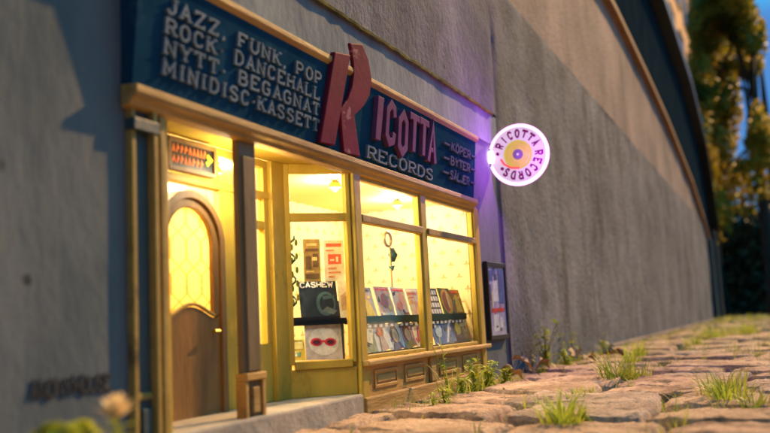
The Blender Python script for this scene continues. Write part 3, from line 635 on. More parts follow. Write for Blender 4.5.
for i, t in enumerate(('KÖPER', 'BYTER', 'SÄLJER')):
    z = .808 - i * .048; hh = .026; g = MB(); wd = text_width(t, 2.0) * hh / 6; sc = .19 / wd
    text(g, t, BP, 2.69, z, hh, sc, sw=1.3, gap=2.0, serif=.7, d0=-.001, d1=.008)
    g.ribbon([(2.622, z + .014), (2.672, z + .014)], .0032, BP, -.001, .008); g.ribbon([(2.898, z + .014), (2.946, z + .014)], .0032, BP, -.001, .008)
    P('lettering', g, 'dletter', 0, parent=sb)

# interior shell
g = MB(); g.add([(IX0, .5, .06), (IX1, .5, .06), (IX1, .5, .70), (IX0, .5, .70)], [(0, 1, 2, 3)])
g.add([(IX0, DY + .02, .06), (IX0, .5, .06), (IX0, .5, .70), (IX0, DY + .02, .70)], [(0, 1, 2, 3)]); g.add([(IX1, .03, .06), (IX1, .5, .06), (IX1, .5, .70), (IX1, .03, .70)], [(0, 1, 2, 3)])
P('wallpapered_wall', g, 'paper', 0)
g = MB(); g.prism([(IX0, DY + .021), (1.86, DY + .021), (1.99, .03), (IX1, .03), (IX1, .50), (IX0, .50)], lambda u, v, d: (u, v, d), .668, .676); P('ceiling', g, 'ceil', 0)
g = MB(); g.prism([(IX0, DY + .021), (1.87, DY + .021), (2.0, .03), (IX1, .03), (IX1, .50), (IX0, .50)], lambda u, v, d: (u, v, d), .10, .118); P('display_floor', g, 'riser', 0)

# lamps inside, hung from the ceiling, and one added unseen in the entrance
def lamp(x, y, z, power, label, r_=.02):
    t = thing('ceiling_lamp', label, 'lamp', (x, y, z), 'small ceiling lamps in the shop')
    g = MB(); g.tube([(x, y, z + .02), (x, y, z + .012), (x, y, z - .004)], [.006, r_ * .7, r_], 14, cap=False); obj('shade', g, MT['brass'], t, smooth=True)
    g = MB(); g.tube([(x, y, z + .008), (x, y, z), (x, y, z - .01), (x, y, z - .016)], [.004, .009, .009, .003], 10); obj('bulb', g, MT['bulb'], t, smooth=True)
    l = bpy.data.lights.new('lamp_light', 'POINT'); l.energy = power; l.color = (1, .84, .54); l.shadow_soft_size = .016 * S * 2
    lo = bpy.data.objects.new('lamp_light', l); C.objects.link(lo); lo.parent = t; lo.location = (0, 0, -.024 * S)
lamp(2.22, .17, .646, 0.50, 'small lamp on the ceiling behind the first wide window')
lamp(2.72, .19, .646, 0.50, 'small lamp on the ceiling behind the wide window farthest from the door')
lamp(1.80, .30, .646, 0.5, 'small lamp on the ceiling behind the splayed window')
lamp(1.45, .30, .646, 0.8, 'small lamp on the ceiling just inside the arched door')
lamp(1.568, .047, .60, .16, 'small added lamp hidden behind the front column to light the entrance', .012)  # added lamp, kept out of view, brightens the entrance

# display racks
rk = thing('display_rack', 'long dark green two tier rack filling the two wide shop windows', 'rack', (2.5, .05, .118))
g = MB(); g.box(2.06, 2.96, .045, .075, .236, .248); g.box(2.06, 2.96, .041, .046, .234, .256); obj('shelf', g, MT['rack'], rk)
g = MB(); g.box(2.06, 2.96, .034, .060, .140, .150); g.box(2.06, 2.96, .030, .034, .142, .156); obj('shelf', g, MT['rack'], rk)
for x in (2.05, 2.48, 2.94): obj('upright', MB().box(x - .006, x + .006, .075, .086, .118, .262), MT['rack'], rk)
g = MB()
for i in range(24): g.box(2.06 + i * .037, 2.076 + i * .037, .0375, .0405, .224, .232)
obj('price_rail', g, flat((.85, .82, .7)), rk)
rk2 = thing('display_rack', 'short black rack behind the splayed window carrying the black record sleeve', 'rack', (1.95, .08, .118))
g = MB(); sbox(g, .008, SL + .01, -.075, -.045, .240, .252); sbox(g, .008, SL + .01, -.049, -.045, .238, .260); obj('shelf', g, MT['black'], rk2)
for u_ in (.014, SL - .01): obj('upright', sbox(MB(), u_, u_ + .010, -.09, -.078, .118, .30), MT['black'], rk2)

# record sleeves
def sleeve(fn, u0, v0, size, lean, label, bg, art, group='record sleeves on display in the windows', hgt=None):
    hgt = hgt or size
    def f(u, v, d): return fn(u0 + u * size + v * math.sin(lean) * hgt * 0, v0 + v * hgt * math.cos(.28), d - v * hgt * math.sin(.28))
    def f(u, v, d):
        ur = (u - .5) * size; vr = v * hgt; a = lean
        return fn(u0 + size / 2 + ur * math.cos(a) + vr * math.sin(a), v0 + abs(math.sin(a)) * size * .5 - ur * math.sin(a) + vr * math.cos(a) * math.cos(.25), d - vr * math.sin(.25))
    p0 = f(.5, 0, 0)
    t = thing('record_sleeve', label, 'record sleeve', p0, group)
    obj('cover', MB().prism([(0, 0), (1, 0), (1, 1), (0, 1)], f, -.0035, 0), flat(bg), t)
    rr = random.Random(label); extra = []
    if 'black' not in label:
        for _ in range(4):
            cc = (rr.choice(((.75, .10, .08), (.08, .12, .35), (.75, .55, .08), (.05, .05, .06), (.8, .78, .7), (.12, .35, .25), (.7, .35, .4))))
            ax, ay = rr.uniform(.05, .7), rr.uniform(.05, .75); extra.append(('poly', cc, [(ax, ay), (ax + rr.uniform(.08, .28), ay + rr.uniform(-.03, .05)), (ax + rr.uniform(.05, .25), ay + rr.uniform(.08, .22)), (ax - rr.uniform(0, .04), ay + rr.uniform(.05, .15))]))
        tc_ = rr.choice(((.7, .08, .06), (.06, .06, .08), (.85, .82, .75))); x_ = .07; q_ = []
        while x_ < .85:
            w_ = rr.uniform(.03, .07); q_.append((x_, .87, x_ + w_, .94)); x_ += w_ + rr.choice((.018, .018, .05))
        extra.append(('rects', tc_, q_))
    for k, (kind, col, data) in enumerate(extra + list(art) if 'sunglasses' not in label else art):
        g = MB(); dd = .0006 + k * .0003
        if kind == 'poly': g.prism(data, f, -.0005, dd)
        elif kind == 'disc': g.prism([(data[0] + data[2] * math.cos(2 * PI * i / 20), data[1] + data[3] * math.sin(2 * PI * i / 20)) for i in range(20)], f, -.0005, dd)
        elif kind == 'text':
            text(g, data[0], f, data[1], data[2], data[3], data[4], sw=1.4, gap=1.7, serif=0, d0=0, d1=dd + .0005)
        elif kind == 'rects':
            for q in data: g.prism([(q[0], q[1]), (q[2], q[1]), (q[2], q[3]), (q[0], q[3])], f, -.0005, dd)
        obj('cover_art', g, flat(col), t)
    return t
# u increases away from the street side in SP (corner->inner). Flip so that art reads left to right
SPf = lambda u, v, d: SP(SL - u, v, d)
def SPd(off): return lambda u, v, d: SPf(u, v, d - off)
cash = sleeve(SPd(.047), .046, .254, .102, 0, 'black record sleeve titled CASHEW in white, standing on the splayed window shelf', (.015, .02, .028),
   [('text', (.85, .85, .8), ('CASHEW', .05, .85, .13, 1.18)), ('disc', (.05, .10, .12), (.68, .40, .26, .32)), ('disc', (.012, .016, .022), (.70, .40, .19, .25)), ('poly', (.04, .08, .10), [(.62, .5), (.9, .55), (.93, .62), (.6, .6)]), ('poly', (.10, .13, .14), [(.55, .2), (.85, .1), (.95, .2), (.7, .32)])])
sleeve(SPd(.040), .150, .254, .05, 0, 'pale cream sleeve just right of the black CASHEW sleeve', (.75, .68, .52), [('poly', (.5, .35, .2), [(.1, .2), (.5, .2), (.4, .7), (.1, .6)])], hgt=.10)
sleeve(SPd(.036), .052, .146, .098, .04, 'fluffy white sleeve with red sunglasses under the black CASHEW sleeve', (.45, .42, .42),
   [('disc', (.72, .70, .68), (.5, .5, .42, .38)), ('disc', (.6, .03, .05), (.30, .48, .16, .11)), ('disc', (.6, .03, .05), (.68, .48, .16, .11)), ('rects', (.6, .03, .05), [(.4, .47, .56, .53)]), ('disc', (.08, .01, .02), (.30, .48, .10, .06)), ('disc', (.08, .01, .02), (.68, .48, .10, .06))])
sleeve(SPd(.040), .002, .150, .05, 0, 'plain yellow sleeve low at the left of the splayed window', (.65, .48, .06), [('poly', (.8, .65, .25), [(.1, .55), (.9, .55), (.9, .9), (.1, .9)])], hgt=.055)
# front window sleeves
F = lambda y: (lambda u, v, d: (u, y - d, v))
rnd = random.Random(11)
def face(bgc, skin, hair): return [('disc', hair, (.5, .58, .27, .33)), ('disc', skin, (.5, .52, .19, .26)), ('poly', bgc, [(.15, 0), (.85, 0), (.7, .26), (.3, .26)])]
up_ = [
 (2.118, .088, 'grey sleeve with a yellow dressed figure, first on the upper rack', (.36, .33, .33), [('poly', (.75, .50, .03), [(.25, .05), (.85, .08), (.7, .42), (.58, .6), (.42, .6), (.36, .4)]), ('disc', (.55, .30, .2), (.5, .72, .11, .13)), ('rects', (.12, .10, .1), [(.03, .1, .14, .9)])]),
 (2.238, .092, 'dusty pink sleeve with a dark red blot, second on the upper rack', (.62, .40, .35), [('disc', (.36, .10, .10), (.5, .55, .22, .24)), ('rects', (.8, .72, .6), [(.1, .08, .9, .16)])]),
 (2.352, .090, 'white sleeve with rose petals, third on the upper rack', (.75, .68, .62), [('disc', (.72, .30, .30), (.35, .35, .2, .16)), ('disc', (.80, .42, .40), (.62, .62, .18, .2)), ('rects', (.3, .12, .12), [(.55, .1, .9, .15)])]),
 (2.468, .090, 'white sleeve with thin rose lettering, last before the mullion on the upper rack', (.78, .72, .62), [('rects', (.6, .2, .2), [(.1, .78, .75, .85), (.1, .66, .5, .71)]), ('poly', (.75, .45, .35), [(.3, .05), (.9, .1), (.8, .5), (.5, .55)])]),
 (2.632, .094, 'black sleeve with a grid of white figures, first past the mullion', (.03, .03, .03), [('rects', (.75, .75, .7), [(.08 + .22 * i, .08 + .23 * j, .24 + .22 * i, .24 + .23 * j) for i in range(4) for j in range(4)])]),
 (2.755, .096, 'dark green sleeve with a round amber picture, beside the black grid sleeve', (.08, .12, .04), [('disc', (.65, .32, .05), (.5, .5, .46, .46)), ('disc', (.35, .10, .04), (.45, .5, .28, .36)), ('disc', (.75, .55, .2), (.62, .55, .10, .3))]),
 (2.862, .090, 'brown and ochre sleeve at the far end of the upper rack', (.30, .17, .05), [('poly', (.6, .45, .1), [(.2, .1), (.8, .1), (.6, .8), (.4, .8)])]),
]
for x, s_, lb, bg_, art in up_: sleeve(F(.046), x, .250, s_ * 1.12, rnd.uniform(-.03, .03), lb, bg_, art, hgt=s_ * 1.03)
lo_ = [
 (2.090, .088, 'green and cream sleeve leaning first on the lower rack', (.25, .30, .18), [('poly', (.7, .62, .45), [(.0, .4), (.6, .3), (.9, 1), (0, 1)])], .10),
 (2.175, .092, 'bright white sleeve with a red haired figure, leaning on the lower rack', (.80, .76, .68), [('disc', (.55, .18, .08), (.5, .66, .2, .2)), ('poly', (.5, .38, .33), [(.25, .0), (.75, .0), (.62, .5), (.38, .5)])], -.13),
 (2.270, .088, 'pale blue sleeve with a dark haired face on the lower rack', (.50, .56, .62), face((.12, .12, .25), (.60, .38, .28), (.05, .03, .03)), -.1),
 (2.365, .086, 'violet sleeve with a small portrait on the lower rack', (.30, .22, .38), face((.5, .35, .1), (.65, .42, .3), (.25, .1, .03)), -.12),
 (2.460, .088, 'white sleeve with crimson shapes, last before the mullion on the lower rack', (.78, .72, .68), [('poly', (.45, .04, .08), [(.2, .2), (.5, .8), (.62, .3)]), ('disc', (.5, .35, .3), (.7, .55, .15, .25))], -.14),
 (2.625, .094, 'blue sleeve with a pale cloudlike shape, first past the mullion on the lower rack', (.05, .13, .33), [('disc', (.35, .48, .65), (.45, .5, .25, .2)), ('disc', (.5, .6, .7), (.6, .62, .16, .14))], -.05),
 (2.720, .09, 'grey blue sleeve with a slanted white stripe on the lower rack', (.14, .2, .3), [('poly', (.7, .7, .65), [(.0, .1), (.2, .1), (.9, .9), (.7, .9)])], -.10),
 (2.815, .09, 'brown sleeve with a yellow sun on the lower rack', (.22, .10, .05), [('disc', (.75, .5, .08), (.5, .6, .26, .26))], -.08),
 (2.885, .09, 'olive sleeve at the far end of the lower rack', (.3, .28, .1), [('rects', (.7, .6, .3), [(.1, .7, .9, .85)])], -.05),
]
for x, s_, lb, bg_, art, ln in lo_: sleeve(F(.032), x, .151, s_ * 1.1, ln, lb, bg_, art, hgt=s_ * .92)

# posters hung behind the splayed window
def poster(fn, u0, v0, w_, h_, label, bg_, art):
    t = thing('poster', label, 'poster', fn(u0 + w_ / 2, v0, 0), 'posters inside the splayed window')
    f = lambda u, v, d: fn(u0 + u * w_, v0 + v * h_, d)
    obj('sheet', MB().prism([(0, 0), (1, 0), (1, 1), (0, 1)], f, -.002, 0), flat(bg_), t)
    for k, (col, rects) in enumerate(art):
        g = MB()
        for q in rects: g.prism([(q[0], q[1]), (q[2], q[1]), (q[2], q[3]), (q[0], q[3])], f, -.0005, .0006 + k * .0003)
        obj('print', g, flat(col), t)
poster(SPd(.085), .066, .352, .046, .116, 'olive brown concert poster hanging left in the splayed window', (.30, .20, .05),
   [((.12, .07, .02), [(.1, .08, .9, .2), (.12, .3, .45, .6), (.55, .35, .88, .66), (.1, .72, .9, .78)]), ((.65, .45, .15), [(.2, .84, .8, .9), (.15, .23, .6, .26), (.5, .5, .8, .58)])])
poster(SPd(.085), .122, .352, .056, .112, 'cream poster with red printing hanging right in the splayed window', (.82, .72, .52),
   [((.75, .12, .05), [(.12, .84, .88, .92), (.2, .42, .85, .66)]), ((.82, .72, .52), [(.3, .5, .5, .54), (.6, .47, .7, .6)]), ((.6, .25, .1), [(.2, .3, .6, .34), (.2, .2, .8, .24), (.2, .1, .5, .14), (.1, .74, .5, .77)])])
# leafy ornament at the far left of the splayed window
t = thing('hanging_ornament', 'curly dark green ornament hanging at the left edge of the splayed window', 'ornament', SPf(.010, .30, -.06))
g = MB(); g.tube([SPf(.026 + .012 * math.sin(i * .9), .29 + i * .008, -.06 + .006 * math.cos(i * .9)) for i in range(24)], .0032, 6); obj('stem', g, MT['rack'], t, smooth=True)
g = MB()
for i in range(14):
    c = SPf(.026 + .016 * math.sin(i * 2.1), .30 + i * .012, -.055); g.prism([(c[0] + .007 * math.cos(a), c[2] + .009 * math.sin(a)) for a in [k * PI / 4 for k in range(8)]], lambda u, v, d, cc=c: (u, cc[1] - d, v), 0, .002)
obj('leaves', g, MT['leafdark'], t)
# gramophone-like stand with hoop in the first wide window
t = thing('hoop_stand', 'slim brass stand topped by a round hoop, standing behind the upper rack', 'stand', (2.485, .12, .118))
g = MB(); g.tube([(2.485, .12, .12), (2.485, .12, .475)], .0032, 8); g.tube([(2.485, .12, .118), (2.485, .12, .126)], [.03, .004], 14); obj('pole', g, MT['brass'], t)
g = MB(); g.tube([(2.470 + .026 * math.cos(2 * PI * i / 24), .12, .500 + .022 * math.sin(2 * PI * i / 24)) for i in range(25)], .0048, 8); obj('hoop', g, MT['brass'], t, smooth=True)
g = MB(); g.tube([(2.505, .12, .430), (2.500, .118, .452), (2.505, .12, .472)], [.006, .016, .007], 10); g.tube([(2.490, .118, .400), (2.487, .118, .415)], [.004, .011], 8); obj('head', g, MT['rack'], t, smooth=True)

# ================================================================ neon disc sign
NXp, NYc, NZc, NR = 3.27, -.108, .876, .118
ns = thing('round_neon_sign', 'round glowing white and magenta record sign projecting from the wall beside the shop', 'sign', (NXp, NB, NZc))
def DP(u, v, d): return (NXp - d, NYc - u, NZc + v)     # u to the viewer's right is towards -y
circ = lambda r_, n=48: [(r_ * math.cos(2 * PI * i / n), r_ * math.sin(2 * PI * i / n)) for i in range(n)]
obj('disc', MB().prism(circ(NR - .006, 64), DP, -.016, .0), MT['neonwhite'], ns)
g = MB(); g.tube([DP(NR * math.cos(2 * PI * i / 64), NR * math.sin(2 * PI * i / 64), -.006) for i in range(65)], .0075, 10); obj('rim', g, MT['neonring'], ns, smooth=True)
obj('record', MB().prism(circ(.058, 40), DP, .0, .004), MT['neongold'], ns)
g = MB()
for r_ in (.047, .036, .027): g.ribbon(circ(r_, 40) + [circ(r_, 40)[0]], .0010, DP, .003, .0045)
obj('groove', g, flat((.25, .2, .05)), ns)
obj('record_label', MB().prism(circ(.021, 30), DP, .004, .006), mat('label mauve', (.05, .04, .06), .5, emit=(.25, .15, .3), estr=.2, spec=0), ns)
obj('spindle', MB().prism(circ(.005, 14), DP, .006, .009), MT['neonwhite'], ns)
obj('tonearm', MB().ribbon([(-.070, -.012), (-.058, -.034), (-.030, -.052), (.004, -.056)], .0038, DP, .005, .010), mat('tonearm red', (.5, .05, .02), .4, emit=(.7, .08, .02), estr=.3), ns)
def ringtext(mb, t, a0, step, r_in, h):
    for i, c in enumerate(t):
        a = a0 - step * i
        def f(u, v, d, a=a): 
            rr = r_in + v; th = a - (u) / (r_in + h / 2); return DP(rr * math.cos(th), rr * math.sin(th), d)
        wk = .70; adv = ADV.get(c, 4) * h / 6 * wk
        text(mb, c, f, -adv / 2, 0, h, wk, sw=1.6, gap=0, serif=.8, d0=.0, d1=.004)
g = MB(); ringtext(g, 'RICOTTA', math.radians(150), math.radians(20.5), .070, .029); obj('lettering', g, MT['neonpink'], ns)
g = MB(); ringtext(g, 'RECORDS', math.radians(-2), math.radians(21), .070, .029); obj('lettering', g, MT['neonpink'], ns)
g = MB()
for a in (172, 216): g.prism([(.085 * math.cos(math.radians(a)) + .007 * math.cos(k), .085 * math.sin(math.radians(a)) + .007 * math.sin(k)) for k in [j * PI / 5 for j in range(10)]], DP, 0, .004)
obj('dot', g, MT['neonpink'], ns)
g = MB(); g.box(NXp - .010, NXp + .010, NB - .006, NB, NZc - .035, NZc + .035); g.box(NXp - .005, NXp + .005, NB - .016, NB - .006, NZc - .008, NZc + .008); obj('bracket', g, MT['iron'], ns, bevel=.002)
g = MB(); g.tube([(NXp - .014, NB - .010, NZc + .022), (NXp - .018, NB - .016, NZc), (NXp - .014, NB - .010, NZc - .022)], .009, 10); obj('lit_joint', g, MT['tubehot'], ns, smooth=True)
l = bpy.data.lights.new('neon_light', 'POINT'); l.energy = .38; l.color = (.55, .09, 1.0); l.shadow_soft_size = .03 * S
lo = bpy.data.objects.new('neon_light', l); C.objects.link(lo); lo.parent = ns; lo.location = (-.07 * S, -.215 * S, -.03 * S)

# ================================================================ framed notice
PX0, PX1, PZ0, PZ1 = 3.085, 3.325, .150, .448
fr = thing('notice_frame', 'black framed lilac notice with a red band, hung right of the shop', 'framed notice', ((PX0 + PX1) / 2, NB, PZ0))
yy = NB - .0005
g = MB(); g.box(PX0, PX0 + .014, yy - .018, yy, PZ0, PZ1); g.box(PX1 - .014, PX1, yy - .018, yy, PZ0, PZ1); g.box(PX0 + .014, PX1 - .014, yy - .0175, yy, PZ0, PZ0 + .018); g.box(PX0 + .014, PX1 - .014, yy - .0175, yy, PZ1 - .018, PZ1)
obj('frame', g, MT['black'], fr, bevel=.002)
obj('sheet', MB().box(PX0 + .016, PX1 - .016, yy - .012, yy - .002, PZ0 + .016, PZ1 - .016), flat((.42, .38, .56)), fr)
fp = lambda u, v, d: (PX0 + .014 + u * (PX1 - PX0 - .036), yy - .012 - d, PZ0 + .018 + v * (PZ1 - PZ0 - .036))
for k, (col, q) in enumerate([((.10, .14, .34), [(.62, .45, .98, .97), (.05, .78, .3, .95), (.3, .86, .5, .99)]), ((.72, .68, .74), [(.25, .48, .60, .80), (.2, .05, .55, .30), (.6, .1, .8, .26)]), ((.70, .06, .04), [(.12, .33, .92, .395), (.30, .30, .40, .33), (.66, .395, .72, .44)]), ((.06, .06, .12), [(.40, .80, .55, .9), (.60, .05, .72, .1), (.35, .1, .48, .14), (.05, .5, .16, .74)]), ((.55, .45, .25), [(.16, .4, .24, .62)])]):
    g = MB()
    for a in q: g.prism([(a[0], a[1]), (a[2], a[1] + .01), (a[2] - .02, a[3]), (a[0] + .01, a[3] - .01)], fp, -.001, .0008 + k * .0003)
    obj('print', g, flat(col), fr)
obj('glazing', MB().box(PX0 + .014, PX1 - .014, yy - .0145, yy - .0135, PZ0 + .018, PZ1 - .018), MT['glass'], fr)

# ================================================================ plants
def blade(mb, x, y, z, h, lean, az, w_, curl=1.0, n=5):
    vs = []; fs = []
    dx, dy = math.cos(az), math.sin(az)
    for i in range(n + 1):
        t = i / n; off = lean * h * t ** (1 + curl); zz = z + h * (t - .35 * lean * t * t * curl); ww = w_ * (1 - t) ** .7 * (.5 + t * .8 if t < .4 else .82)
        vs += [(x + dx * off - dy * ww, y + dy * off + dx * ww, zz), (x + dx * off + dy * ww, y + dy * off - dx * ww, zz)]
    fs = [(2 * i, 2 * i + 1, 2 * i + 3, 2 * i + 2) for i in range(n)]
    mb.add(vs, fs)
def leafshape(mb, p, az, el, L, W, droop=.5, fold=.25, n=6):
    p = Vector(p); d = Vector((math.cos(az) * math.cos(el), math.sin(az) * math.cos(el), math.sin(el))); s_ = Vector((-math.sin(az), math.cos(az), 0))
    vs = []
    for i in range(n + 1):
        t = i / n; c = p + d * L * t + Vector((0, 0, -droop * L * t * t)); ww = W * math.sin(PI * min(1, t ** .75)) * .5 + .0004
        vs += [c - s_ * ww + Vector((0, 0, fold * ww)), c, c + s_ * ww + Vector((0, 0, fold * ww))]
    mb.add(vs, [(3 * i, 3 * i + 1, 3 * i + 4, 3 * i + 3) for i in range(n)] + [(3 * i + 1, 3 * i + 2, 3 * i + 5, 3 * i + 4) for i in range(n)])
def tuft(x, y, n, h, label, seed, spread=.03, wd=.0045, m='leafdark', z=-.012, group='grass tufts in the pavement joints'):
    r = random.Random(seed); g = MB()
    for _ in range(int(n * 1.4)):
        a = r.uniform(0, 2 * PI); rr = r.random() ** .6 * spread
        blade(g, x + rr * math.cos(a), y + rr * math.sin(a) * .8, z, 1.2 * h * r.uniform(.35, 1.15), r.uniform(.15, 1.1), a + r.uniform(-.8, .8), .8 * wd * r.uniform(.7, 1.3))
    return tag(obj('grass_tuft', g, MT[m], origin=(x, y, z)), label, 'grass tuft', group)
def weed(x, y, h, label, seed, nl=14, L=.05, z=-.01, group='leafy weeds in front of the shop', stem=True, m='leaf'):
    r = random.Random(seed); t = thing('leafy_weed', label, 'weed', (x, y, z), group); gs = MB(); gl = MB()
    h *= 1.2; L *= .82
    for k in range(max(2, nl // 4)):
        a = r.uniform(0, 2 * PI); ln = r.uniform(.1, .5); hh = h * r.uniform(.6, 1); pts = []
        for i in range(6):
            q = i / 5; pts.append((x + math.cos(a) * ln * hh * q * q, y + math.sin(a) * ln * hh * q * q * .7, z + hh * q))
        gs.tube(pts, [.0028, .0024, .002, .0016, .0012, .0008], 5)
        for i in range(9):
            q = r.uniform(.1, 1) ; j = min(4, int(q * 5)); f = q * 5 - j; p = [pts[j][c] * (1 - f) + pts[j + 1][c] * f for c in range(3)]
            leafshape(gl, p, r.uniform(0, 2 * PI), r.uniform(-.1, .9), L * r.uniform(.6, 1.2) * (1.1 - .5 * q), L * .24 * r.uniform(.7, 1.2), r.uniform(.1, .7))
    for k in range(nl):
        a = r.uniform(0, 2 * PI); blade(gl, x + r.gauss(0, .022), y + r.gauss(0, .016), z - .01, h * r.uniform(.35, .95), r.uniform(.1, .9), a, .0028)
    obj('stem', gs, MT[m], t); obj('leaves', gl, MT[m], t, smooth=True)
    return t
weed(2.40, -.085, .20, 'tall thin weed with a seedy tip in front of the first panelled bay', 1, 8, .035)
weed(2.50, -.09, .08, 'bushy low weed at the foot of the shop between the two bays', 2, 34, .05)
weed(2.30, -.11, .055, 'small creeping weed at the foot of the first panelled bay', 3, 22, .042)
weed(2.63, -.09, .115, 'bright weed with upright leaves under the second panelled bay', 4, 30, .055)
weed(2.78, -.085, .085, 'yellow green weed under the far end of the second bay', 5, 34, .065)
weed(2.93, -.10, .06, 'low yellowish weed at the shop corner beside the end post', 6, 24, .06)
weed(2.16, -.13, .05, 'sparse weed growing by the corner post', 7, 14, .04)
weed(4.22, -.05, .19, 'narrow upright weed standing against the rough wall', 8, 14, .06, group='weeds along the foot of the wall', m='leafdark')
weed(5.0, -.06, .11, 'dark upright weed against the wall, farther along', 9, 12, .06, group='weeds along the foot of the wall')
weed(3.66, -.06, .20, 'dark leafed weed against the wall nearest the framed notice', 10, 26, .09, group='weeds along the foot of the wall', m='leafdark')
weed(3.86, -.10, .08, 'spreading weed among the dry leaves by the wall', 12, 24, .07, group='weeds along the foot of the wall')
weed(1.93, -.58, .04, 'low bright weed in the joint at the bottom edge of the picture', 13, 30, .03, group='weeds in the pavement joints')
tuft(1.86, -.55, 70, .075, 'thick bright grass tuft in the foreground joint at the bottom edge', 21, .05, m='leaf')
tuft(1.95, -.52, 50, .06, 'grass tuft just behind the foreground tuft', 22, .05, m='leaf')
tuft(2.38, -.455, 46, .05, 'grass tuft beside a raised stone in the middle of the paving', 23, .05, m='leaf')
tuft(3.02, -.47, 90, .11, 'largest spiky grass tuft in the middle of the paving', 24, .075)
tuft(3.10, -.52, 50, .08, 'spiky tuft touching the largest one on its far side', 25, .07)
tuft(2.42, -.85, 80, .085, 'broad grass tuft at the right of the paving', 26, .085)
tuft(2.28, -.86, 60, .07, 'grass tuft in front of the broad right hand tuft', 27, .06, m='leaf')
tuft(2.16, -.93, 50, .05, 'grass tuft at the lower right corner of the picture', 28, .05)
tuft(4.55, -.32, 60, .09, 'upright yellow tuft near the wall beyond the largest tuft', 29, .05, m='leaf')
tuft(3.9, -.38, 60, .09, 'thin yellowish tuft between the largest tuft and the wall', 30, .05, m='leaf')
tuft(5.6, -.50, 60, .10, 'far tuft in the paving close to the wall line', 31, .08, m='leaf')
tuft(6.8, -.55, 90, .14, 'far yellow tuft in the paving before the wall end', 32, .15, m='leaf')
tuft(7.6, -.72, 90, .14, 'farthest yellow tuft in the paving', 33, .15, m='leaf')
# fine grass in the joints
g = MB(); r = random.Random(17)
for (x, y) in joints:
    if y > -.06 and x > 3.3: continue
    if y > -.1 and 1 < x < 3.1: continue
    nn = noise.noise((x * 1.1, y * 1.6, 5)); 
    if x > 9 and r.random() < .3: continue
    if nn < -.05 and r.random() < .75: continue
    if r.random() < .25: continue
    for _ in range(r.randint(5, 16)):
        blade(g, x + r.gauss(0, .022), y + r.gauss(0, .022), -.03, r.uniform(.04, .082) * (1.25 if x > 4 else 1), r.uniform(.1, 1), r.uniform(0, 2 * PI), .0028, n=3)
for i in range(900):                                                        # along the foot of the shop
    x = 2.0 + r.random() * 1.25; blade(g, x, -.035 - abs(r.gauss(0, .035)), -.03, r.uniform(.03, .09) * (.6 + .8 * abs(noise.noise((x * 6, 0, 3)))), r.uniform(.1, 1), r.uniform(0, 2 * PI), .003, n=3)
for i in range(3600):                                                       # along the wall foot
    x = 3.45 + (r.random() ** 1.5) * 11; blade(g, x, -.05 - r.random() * .05, -.03, r.uniform(.02, .07) * (1 + .5 * noise.noise((x * 2, 0, 0))), r.uniform(.1, .8), r.uniform(0, 2 * PI), .004, n=3)
for i in range(3000):
    x = 13.7 + r.random() * 2.4; blade(g, x, -6 + r.random() * 7, -.02, r.uniform(.05, .14), r.uniform(.1, .8), r.uniform(0, 2 * PI), .012, n=2)
structure(obj('grass', g, MT['leafdark'], origin=(0, 0, 0)), 'stuff', 'short green grass growing in the joints of the paving', 'grass')
# grit lying in and around the joints
g = MB(); r = random.Random(31)
near = [q for q in joints if 1.2 < q[0] < 7 and q[1] < -.08]
for k in range(2600):
    x, y = r.choice(near); x += r.gauss(0, .03); y += r.gauss(0, .03); q = r.uniform(.002, .0065); z = r.uniform(-.012, .004)
    pv = [(x + q * math.cos(a) * r.uniform(.6, 1.2), y + q * math.sin(a) * r.uniform(.6, 1.2), z) for a in (0, 1.3, 2.6, 3.9, 5.1)] + [(x + q * .2, y, z + q * r.uniform(.6, 1.1))]
    g.add(pv, [(0, 1, 5), (1, 2, 5), (2, 3, 5), (3, 4, 5), (4, 0, 5)])
structure(obj('gravel', g, MT['stone2'], origin=(0, 0, 0)), 'stuff', 'small grit scattered along the joints of the paving', 'gravel')
# dry leaves
def dryleaf(x, y, z, L, W, az, el, label, seed):
    L *= .68; r = random.Random(seed); g = MB(); leafshape(g, (x, y, z), az, el, L, W * .8, r.uniform(.1, .6), r.uniform(.7, 1.3), 12)
    for i, v in enumerate(g.v):
        row = i // 3; side = i % 3 - 1
        q = .016 * noise.noise((v[0] * 22 + seed, v[1] * 22, v[2] * 22)); k = (1 + .35 * math.sin(row * 2.2 + seed))
        c = g.v[row * 3 + 1]; g.v[i] = (c[0] + (v[0] - c[0]) * k, c[1] + (v[1] - c[1]) * k, v[2] + q + .01 * side * math.sin(row * .7 + seed))
    t = thing('dry_leaf', label, 'leaf', (x, y, z), 'dry leaves by the wall')
    obj('leaf_blade', g, MT['dry'], t, smooth=True); g = MB(); g.tube([(x, y, z), (x - .03 * math.cos(az), y - .03 * math.sin(az), max(.0, z - .02))], [.002, .0012], 5); obj('stalk', g, MT['dry'], t)
dryleaf(3.00, -.14, .015, .17, .045, math.radians(150), .5, 'curled tan dry leaf standing on the stone by the framed notice', 1)
dryleaf(3.55, -.10, .022, .22, .055, math.radians(165), .45, 'pale dry leaf propped against the wall foot', 2)
dryleaf(3.95, -.13, .022, .24, .06, math.radians(15), .35, 'brown curled dry leaf among the weeds', 3)
dryleaf(4.1, -.18, .02, .20, .05, math.radians(170), .25, 'tan dry leaf pointing left on the stone below the narrow weed', 4)
dryleaf(2.62, -.20, .0, .05, .02, math.radians(60), .2, 'tiny brown dry leaf on the stone before the shop', 5)
dryleaf(4.5, -.14, .02, .22, .05, math.radians(-60), .25, 'long dry leaf by the wall beyond the narrow weed', 6)
dryleaf(3.30, -.10, .02, .16, .05, math.radians(100), .7, 'upturned tan dry leaf at the dark corner where the rough wall begins', 8)

